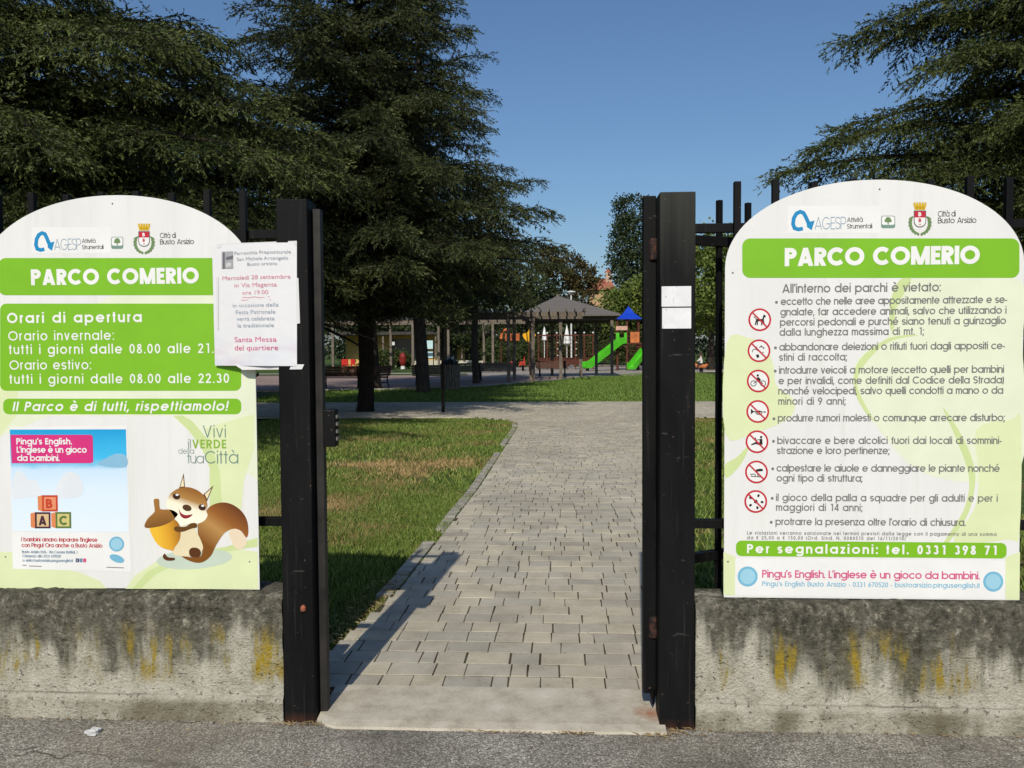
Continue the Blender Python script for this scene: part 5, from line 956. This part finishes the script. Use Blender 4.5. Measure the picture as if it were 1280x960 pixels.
# lamp posts
WP = flat('white_lamp_paint', (.62, .63, .62), .5, .06, 3)
def lamp(px, Y, h, label):
    x, y = at_ground(px, Y); p = empty('street_lamp', (x, y, 0), label, 'street lamp', 'white park lamps')
    MB().tube([(x, y, 0), (x, y, h - .3)], [.085, .065], 10).build('pole', WP, p)
    MB().lathe((x, y, h - .32), [(.07, 0), (.12, .12), (.10, .22)], 12).build('lantern', flat('frosted_glass', (.5, .5, .48), .3, .05, 3), p)
    MB().lathe((x, y, h - .10), [(.42, 0), (.40, .06), (.12, .14)], 16).build('cap', WP, p)
lamp(714, 74, float(AT(714, 364, 74)[2]), 'white mushroom-capped lamp post rising above the pavilion roof')
lamp(560, 66, 4.4, 'white lamp post behind the litter bin')
# closed white parasols
for px, Y, top, lb in ((680.5, 72, 408.5, 'smaller closed white parasol left of the lamp post'), (708.5, 70, 406.5, 'larger closed white parasol touching the lamp post')):
    x, y = at_ground(px, Y); h = float(AT(px, top, Y)[2]); p = empty('parasol', (x, y, 0), lb, 'parasol', 'closed white parasols'); s = 1.0 if px < 700 else 1.35
    MB().tube([(x, y, 0), (x, y, h - .1)], .035, 8).build('pole', WP, p); MB().lathe((x, y, h - 1.25 * s), [(.10, 0), (.22 * s, .12), (.17 * s, .55 * s), (.06, 1.12 * s), (.02, 1.25 * s)], 10).build('canopy', flat('white_canvas', (.74, .74, .73), .8, .08, 5), p)
# playground tower with slides
PG = flat('blue_plastic', (.010, .050, .46), .35, .1, 2); SG = flat('green_plastic', (.075, .46, .020), .35, .1, 2); ORG = flat('orange_plastic', (.50, .15, .04), .6, .2, 3)
TY = 62.0; tw = empty('play_tower', (*at_ground(784, TY), 0), 'playground tower with a blue pyramid roof and two green slides', 'play tower')
X = lambda px, Y=TY: at_ground(px, Y)[0]
Zp = lambda py, Y=TY: float(AT(770, py, Y)[2])
for px, Y in ((771, TY - .6), (783, TY - .6), (771.5, TY + 1.0), (796, TY + .8), (783.5, TY + 1.0), (797, TY - .5)): x = X(px, Y); MB().box(x - .07, x + .07, Y - .07, Y + .07, 0, Zp(399) if px < 790 else Zp(401)).build('post', M['red_wood'], tw)
x0, x1, zb_, zt_ = X(769), X(801), Zp(399.5), Zp(382.5); cx, cy = (x0 + x1) / 2, TY + .2; q = 1.05
mb = MB(); vs = [(x0, cy - q, zb_), (x1, cy - q, zb_), (x1, cy + q, zb_), (x0, cy + q, zb_)]; mid = [(cx + (x - cx) * .45, cy + (y - cy) * .45, zb_ + (zt_ - zb_) * .42) for x, y, z in vs]; mb.add(vs + mid + [(cx, cy, zt_)], [(i, (i + 1) % 4, 4 + (i + 1) % 4, 4 + i) for i in range(4)] + [(4 + i, 4 + (i + 1) % 4, 8) for i in range(4)] + [(3, 2, 1, 0)]); mb.build('roof', PG, tw)
zp = Zp(429); MB().box(X(768), X(801), TY - .7, TY + 1.1, zp - .1, zp).build('platform', M['red_wood'], tw)
MB().box(X(768.5), X(782.5), TY - .72, TY - .66, Zp(413), Zp(408)).build('panel', flat('salmon_board', (.55, .33, .25), .7, .1, 4), tw)
MB().box(X(786), X(797), TY - .72, TY - .66, zp + .02, zp + .8).build('panel', ORG, tw)
for y_ in (TY - .68, TY + 1.05):
    for k in range(2): MB().tube([(X(784), y_, zp + .45 + .4 * k), (X(800), y_, zp + .45 + .4 * k)], .03, 6).build('handrail', M['red_wood'], tw)
mb = MB()
for k in range(6): mb.tube([(X(784.5), TY - .75, .25 + .3 * k), (X(795), TY - .75, .25 + .3 * k)], .03, 6)
mb.build('ladder_rungs', M['red_wood'], tw)
def slide(p_top, p_bot, w, name):
    """open chute: bed with raised sides, flat run-out at the foot"""
    a, b = Vector(p_top), Vector(p_bot); d = (b - a); side = Vector((-d.y, d.x, 0)).normalized() * w / 2; mb = MB(); prof = []
    for t in [k / 14 for k in range(15)]: z = a.z + (b.z - a.z) * (t * 1.06 if t < .12 else min(1, (t - .02) * 1.11) ** .98); prof.append(Vector((a.x + d.x * t, a.y + d.y * t, max(b.z, a.z + (b.z - a.z) * min(1, max(0, (t - .05) / .82)) ** 1.0))))
    sec = [(-1.12, .26), (-1.0, .26), (-.92, .02), (.92, .02), (1.0, .26), (1.12, .26), (1.0, -.06), (-1.0, -.06)]; n = len(sec)
    for p in prof: mb.v += [tuple(p + side * s + Vector((0, 0, h * 1.5))) for s, h in sec]
    mb.f += [(i * n + k, i * n + (k + 1) % n, (i + 1) * n + (k + 1) % n, (i + 1) * n + k) for i in range(14) for k in range(n)] + [tuple(range(n)), tuple(range(15 * n - 1, 14 * n - 1, -1))]; mb.mi = [0] * len(mb.f); return mb.build(name, SG, tw)
slide((X(777), TY - .7, zp + .06), (X(730, TY - 2.2), TY - 2.2, .30), .62, 'slide'); slide((X(806), TY - .6, zp * .72), (X(787, TY - 1.8), TY - 1.8, .20), .62, 'slide')
mb = MB(); mb.box(X(768.5), X(772.5), TY - .8, TY - .7, zp - .02, zp + .75); mb.box(X(778.5), X(781.5), TY - .8, TY - .7, zp - .02, zp + .75); mb.build('slide_gate', SG, tw)
mb = MB(); mb.tube([(X(797), TY - .5, zp * .95), (X(806), TY - .6, zp * .70), (X(812), TY - .6, zp * .5)], .10, 6); mb.tube([(X(797), TY + .5, zp * .95), (X(812), TY + .5, zp * .5)], .10, 6); mb.build('ramp', M['red_wood'], tw)
MB().box(X(732, TY - 2.2), X(736, TY - 2.2), TY - 2.3, TY - 2.1, 0, .3).build('slide_foot', M['black'], tw)
# climbing net frame
CY = 66.0; cf = empty('climbing_frame', (*at_ground(706, CY), 0), 'red-brown climbing frame with rope nets and white knobs', 'climbing frame'); XC = lambda px: at_ground(px, CY)[0]; Zc = lambda py: float(AT(706, py, CY)[2])
for px in (673, 684, 696, 719, 730, 741): x = XC(px); MB().box(x - .055, x + .055, CY - .055, CY + .055, 0, Zc(417)).build('post', M['red_wood'], cf); MB().lathe((x, CY, Zc(417)), [(.06, 0), (.09, .05), (.03, .13)], 10).build('knob', WP, cf)
mb = MB(); [mb.box(XC(673), XC(741), CY - .045, CY + .045, z, z + .11) for z in (Zc(420), .35)]; mb.box(XC(673), XC(741), CY + .06, CY + .10, Zc(455), Zc(447)); mb.build('rail', M['red_wood'], cf)
mb = MB(); [mb.tube([(XC(673 + 5.7 * k), CY, .4), (XC(673 + 5.7 * k), CY, Zc(421))], .018, 4) for k in range(1, 12)]; [mb.tube([(XC(673), CY, z), (XC(741), CY, z)], .018, 4) for z in [Zc(425 + 4.6 * k) for k in range(6)]]; mb.build('rope_net', flat('brown_rope', (.09, .035, .025), .9, .2, 5), cf)
mb = MB(); [mb.lathe((XC(px), CY - .06, Zc(py)), [(.02, 0), (.06, .02), (.06, .06), (.02, .09)], 8) for px in (697, 720) for py in (429, 437, 445)]; mb.build('grip', WP, cf)
# small play pieces
x, y = at_ground(661.5, 60); z0 = float(AT(661, 428, 60)[2]); p = empty('play_board', (x, y, 0), 'yellow leaf-shaped play panel on a post left of the climbing frame', 'play panel')
MB().tube([(x, y, 0), (x, y, z0 + .1)], .05, 6).build('post', M['red_wood'], p)
pts = spline([(0, 0), (.30, .25), (.48, .55), (.22, .72), (.05, 1.0), (-.12, .72), (-.46, .60), (-.34, .25)], 4); n = len(pts); MB().add([(x + a, y - .03, z0 + b) for a, b in pts] + [(x + a, y + .03, z0 + b) for a, b in pts], [tuple(range(n)), tuple(range(2 * n - 1, n - 1, -1))] + [(i, n + i, n + (i + 1) % n, (i + 1) % n) for i in range(n)]).build('panel', flat('yellow_plastic', (.72, .36, .01), .45, .1, 3), p)
x, y = at_ground(633, 63); z0 = float(AT(633, 426, 63)[2]); p = empty('play_board', (x, y, 0), 'orange play arch seen between the grey pergola posts', 'play panel')
MB().tube([(x - .40, y, z0 + .15), (x - .36, y, z0 + .5), (x - .15, y, z0 + .8), (x + .25, y, z0 + .92)], .11, 8).build('arch', ORG, p); MB().tube([(x - .40, y, 0), (x - .40, y, z0 + .15)], .05, 6).build('post', M['red_wood'], p); MB().box(x - .1, x + 1.0, y - .03, y + .03, z0, z0 + .55).build('panel', flat('dull_orange', (.36, .09, .025), .6, .2, 3), p)
for px, lb in ((641, 'left one of the two red seesaw springers'), (653.5, 'right one of the two red seesaw springers')):
    x, y = at_ground(px, 61); p = empty('springer', (x, y, 0), lb, 'play springer', 'red springers'); RD = flat('red_plastic', (.36, .03, .02), .45, .15, 3)
    MB().tube([(x, y, 0), (x, y, .45)], .09, 8).build('spring', M['black'], p); MB().add([(x - .32, y - .06, .42), (x + .2, y - .06, .40), (x + .12, y - .06, 1.15), (x + .02, y - .06, .7), (x - .2, y - .06, .72), (x - .32, y + .06, .42), (x + .2, y + .06, .40), (x + .12, y + .06, 1.15), (x + .02, y + .06, .7), (x - .2, y + .06, .72)], [(0, 1, 2, 3, 4), (9, 8, 7, 6, 5)] + [(i, 5 + i, 5 + (i + 1) % 5, (i + 1) % 5) for i in range(5)]).build('body', RD, p)
# hedge behind the playground, one clipped piece after the other
for i, (px, Y, w, h, lb) in enumerate(((625, 74, 3.2, 2.3, 'clipped hedge behind the orange play arch'), (662, 75, 3.2, 2.5, 'clipped hedge behind the yellow play panel'), (705, 77, 4.0, 2.6, 'reddening hedge behind the climbing frame'), (748, 76, 3.2, 2.9, 'reddening hedge behind the long green slide'), (790, 76, 3.4, 3.0, 'hedge behind the playground tower'), (480, 72, 2.2, 1.7, 'low green bush in front of the cafe'), (500, 72, 1.6, 1.3, 'small green bush beside the red waste cone'))):
    x, y = at_ground(px, Y); rr = random.Random(i); leafy('hedge', (x, y), [(rr.uniform(-w / 2, w / 2), rr.uniform(-.3, .3), h * rr.uniform(.3, .75), w * .3, .7, h * .32) for _ in range(9)], 4500, .17, M['hedge'], lb, 'hedge', 70 + i, None, 'hedges round the playground')
# low cafe building under the trees
KY = 84.0; kf = empty('cafe_building', (at_ground(500, KY)[0], KY, 0), 'low yellow cafe with a dark porch under the trees at the left', 'building'); XK = lambda px: at_ground(px, KY)[0]
YW = flat('yellow_plaster', (.62, .43, .15), .85, .12, 1.5); MB().box(XK(420), XK(606), KY + 3, KY + 8, 0, 3.2).build('wall', YW, kf); MB().box(XK(414), XK(612), KY - .2, KY + 8.4, 3.2, 3.5).build('roof', flat('dark_roof_sheet', (.05, .045, .042), .8, .2, 2), kf)
for a, b in ((479, 528), (544, 566), (577, 603), (453, 462)): MB().box(XK(a), XK(b), KY + 2.9, KY + 3.02, 0, 2.8).build('opening', flat('dark_glazing', (.012, .014, .015), .25, .2, 2, .5), kf)
for px in (452, 477, 544, 577, 603): MB().box(XK(px) - .09, XK(px) + .09, KY, KY + .18, 0, 3.2).build('porch_post', M['wood'], kf)
MB().box(XK(478), XK(606), KY - .3, KY + .1, 0, .55).build('parapet', flat('pale_parapet', (.50, .47, .38), .85, .1, 2), kf)
p = empty('notice_board', (at_ground(536, 64)[0], 64, 0), 'pale blue notice board on two legs left of the litter bin', 'notice board'); x = at_ground(536, 64)[0]
MB().box(x - .27, x + .27, 63.97, 64.03, Zp(434.5, 64), Zp(424, 64)).build('board', flat('pale_blue_board', (.50, .70, .74), .5, .06, 3), p); MB().box(x - .27, x + .27, 63.97, 64.03, Zp(446, 64), Zp(438, 64)).build('board', flat('pale_blue_board', (.50, .70, .74), .5, .06, 3), p); MB().box(x - .33, x - .27, 63.96, 64.04, 0, Zp(423, 64)).build('leg', M['black'], p); MB().box(x + .27, x + .33, 63.96, 64.04, 0, Zp(423, 64)).build('leg', M['black'], p)
x = at_ground(490, 66)[0]; p = empty('signboard', (x, 66, 0), 'small square white sign on a pole in front of the cafe', 'sign'); MB().box(x - .14, x + .14, 65.9, 65.93, Zp(429.6, 66), Zp(425.4, 66)).build('board', WP, p); MB().tube([(x, 65.95, 0), (x, 65.95, Zp(418, 66))], .035, 6).build('pole', M['black'], p)
x = at_ground(502, 70)[0]; p = empty('waste_cone', (x, 70, 0), 'dark red rounded waste container right of the small bush', 'container'); MB().lathe((x, 70, .25), [(.15, 0), (.28, .3), (.30, .8), (.16, 1.1), (.04, 1.15)], 12).build('body', flat('dark_red_shell', (.20, .015, .012), .5, .2, 3), p); MB().lathe((x, 70, 0), [(.2, 0), (.18, .26)], 10).build('foot', WP, p)
# red chairs at the cafe
def make_chair():
    c = empty('cafe_chair', (0, 0, 0), 'x', 'chair', 'red plastic chairs outside the cafe'); RC = flat('red_chair_plastic', (.50, .025, .02), .4, .1, 4)
    MB().box(-.22, .22, -.22, .22, .43, .47).build('seat', RC, c); MB().box(-.22, .22, .19, .23, .50, .90).build('backrest', RC, c)
    for sx in (-.19, .19):
        for sy in (-.19, .19): MB().box(sx - .02, sx + .02, sy - .02, sy + .02, 0, .43 if sy < 0 else .52).build('leg', RC, c)
    return c
ch0 = make_chair(); first = True
for px, Y, rz, lb in ((427.5, 66, .3, 'leftmost red plastic chair outside the cafe'), (432, 67, 2.6, 'second red plastic chair from the left outside the cafe'), (436, 66, -.5, 'third red plastic chair from the left outside the cafe'), (440, 67, 1.8, 'red plastic chair nearest the black cedar trunk')):
    o = ch0 if first else copy_tree(ch0); first = False; q = at_ground(px, Y); o.location = (*q, 0); o.rotation_euler.z = rz; o['label'] = lb
# house with a red tiled roof and a little belfry beyond the trees
HYy = 150.0; hs = empty('house', (at_ground(752, HYy)[0], HYy, 0), 'ochre house with a red tiled roof and small belfry far behind the trees', 'building'); XH_ = lambda px: at_ground(px, HYy)[0]; Zh = lambda py: float(AT(752, py, HYy)[2])
MB().box(XH_(737), XH_(768), HYy, HYy + 9, 0, Zh(362)).build('wall', flat('ochre_plaster', (.42, .28, .15), .9, .15, .6), hs)
t = NT('red_roof_tiles', .85, .2); t.color(t.ramp(t.noise(t.pos(), 1.6, 6, .7), [(.35, (.24, .075, .045)), (.65, (.40, .15, .09))])); z0, z1 = Zh(362.5), Zh(346); a, b = XH_(733), XH_(772)
MB().add([(a, HYy - .8, z0), (b, HYy - .8, z0), (b, HYy + 9.8, z0), (a, HYy + 9.8, z0), (a + 1.5, HYy + 4.5, z1), (b - 1.5, HYy + 4.5, z1)], [(0, 1, 5, 4), (1, 2, 5), (2, 3, 4, 5), (3, 0, 4), (3, 2, 1, 0)]).build('roof', t.m, hs)
bx, by = XH_(762), HYy + 3.5; bf = MB().box(bx - .55, bx + .55, by - .55, by + .55, z1 - 1.6, Zh(338.5)).build('belfry', flat('pale_plaster', (.50, .36, .27), .9, .1, .8), hs); MB().lathe((bx, by, Zh(338.6)), [(.8, 0), (.75, .12), (.06, .75)], 4).build('belfry_roof', t.m, bf); MB().box(bx - .2, bx + .2, by - .57, by - .553, Zh(343), Zh(340)).build('belfry_opening', flat('dark_opening', (.03, .025, .02), .9), bf)
MB().box(XH_(741), XH_(743), HYy - .02, HYy + .1, Zh(374), Zh(367)).build('window', flat('dark_window', (.03, .03, .035), .3), hs); MB().box(XH_(755), XH_(757.5), HYy - .02, HYy + .1, Zh(374), Zh(367)).build('window', flat('dark_window', (.03, .03, .035), .3), hs); MB().box(XH_(744), XH_(746.5), HYy + 5, HYy + 6, Zh(349), Zh(342.5)).build('chimney', flat('pale_plaster', (.50, .36, .27), .9, .1, .8), hs)
# child riding an orange springer, seen between the bars right of the gate
q = G(876.5, 465); cx, cy = float(q[0]), float(q[1])
p = empty('springer', (cx, cy, 0), 'orange springer ridden by the child right of the gate', 'play springer')
MB().lathe((cx, cy, 0), [(.16, 0), (.12, .06), (.12, .26), (.15, .28)], 12).build('spring', M['black'], p); MB().tube([(cx - .45, cy, .55), (cx - .25, cy, .38), (cx + .2, cy, .36), (cx + .42, cy, .5)], [.08, .14, .15, .09], 10).build('body', ORG, p); MB().tube([(cx - .32, cy - .18, .66), (cx - .32, cy + .18, .66)], .02, 6).build('handle', M['black'], p)
me = bpy.data.meshes.new('person'); bm = bmesh.new()
J = [((0, 0, .56), .105), ((.0, 0, .78), .115), ((-.02, 0, .95), .09), ((-.03, 0, 1.02), .045), ((-.04, 0, 1.09), .085), ((-.05, 0, 1.20), .095), ((-.02, .12, .93), .045), ((-.16, .17, .78), .035), ((-.30, .13, .70), .03), ((-.02, -.12, .93), .045), ((-.16, -.17, .78), .035), ((-.30, -.13, .70), .03), ((-.02, .09, .54), .075), ((-.26, .20, .50), .06), ((-.24, .22, .22), .045), ((-.32, .22, .16), .04), ((-.02, -.09, .54), .075), ((-.26, -.20, .50), .06), ((-.24, -.22, .22), .045), ((-.32, -.22, .16), .04)]
vs = [bm.verts.new((cx + a[0], cy + a[1], a[2])) for a, r in J]; [bm.edges.new((vs[i], vs[j])) for i, j in ((0, 1), (1, 2), (2, 3), (3, 4), (4, 5), (2, 6), (6, 7), (7, 8), (2, 9), (9, 10), (10, 11), (0, 12), (12, 13), (13, 14), (14, 15), (0, 16), (16, 17), (17, 18), (18, 19))]
bm.to_mesh(me); bm.free(); o = bpy.data.objects.new('person', me); COL.objects.link(o); o.modifiers.new('skin', 'SKIN'); ss = o.modifiers.new('sub', 'SUBSURF'); ss.levels = ss.render_levels = 1
for sv, (a, r) in zip(me.skin_vertices[0].data, J): sv.radius = (r, r)
me.skin_vertices[0].data[0].use_root = True
dg = bpy.context.evaluated_depsgraph_get(); m2 = bpy.data.meshes.new_from_object(o.evaluated_get(dg)); o.modifiers.clear(); o.data = m2
m2.materials.clear(); [m2.materials.append(m) for m in (flat('skin_tone', (.45, .25, .17), .6, .05, 4), flat('white_shirt', (.68, .62, .64), .8, .05, 4), flat('dark_trousers', (.03, .03, .04), .8, .05, 4))]
for f in m2.polygons: z = f.center.z; xx = f.center.x - cx; f.material_index = 0 if z > 1.0 or xx < -.22 and z > .62 else (1 if z > .60 else 2)
tag(o, 'small child in a white top riding the orange springer right of the gate', 'person')
MB().lathe((cx - .035, cy, 1.13), [(.106, 0), (.112, .06), (.09, .12), (.03, .155)], 12).build('hair', flat('brown_hair', (.05, .03, .02), .7), o)
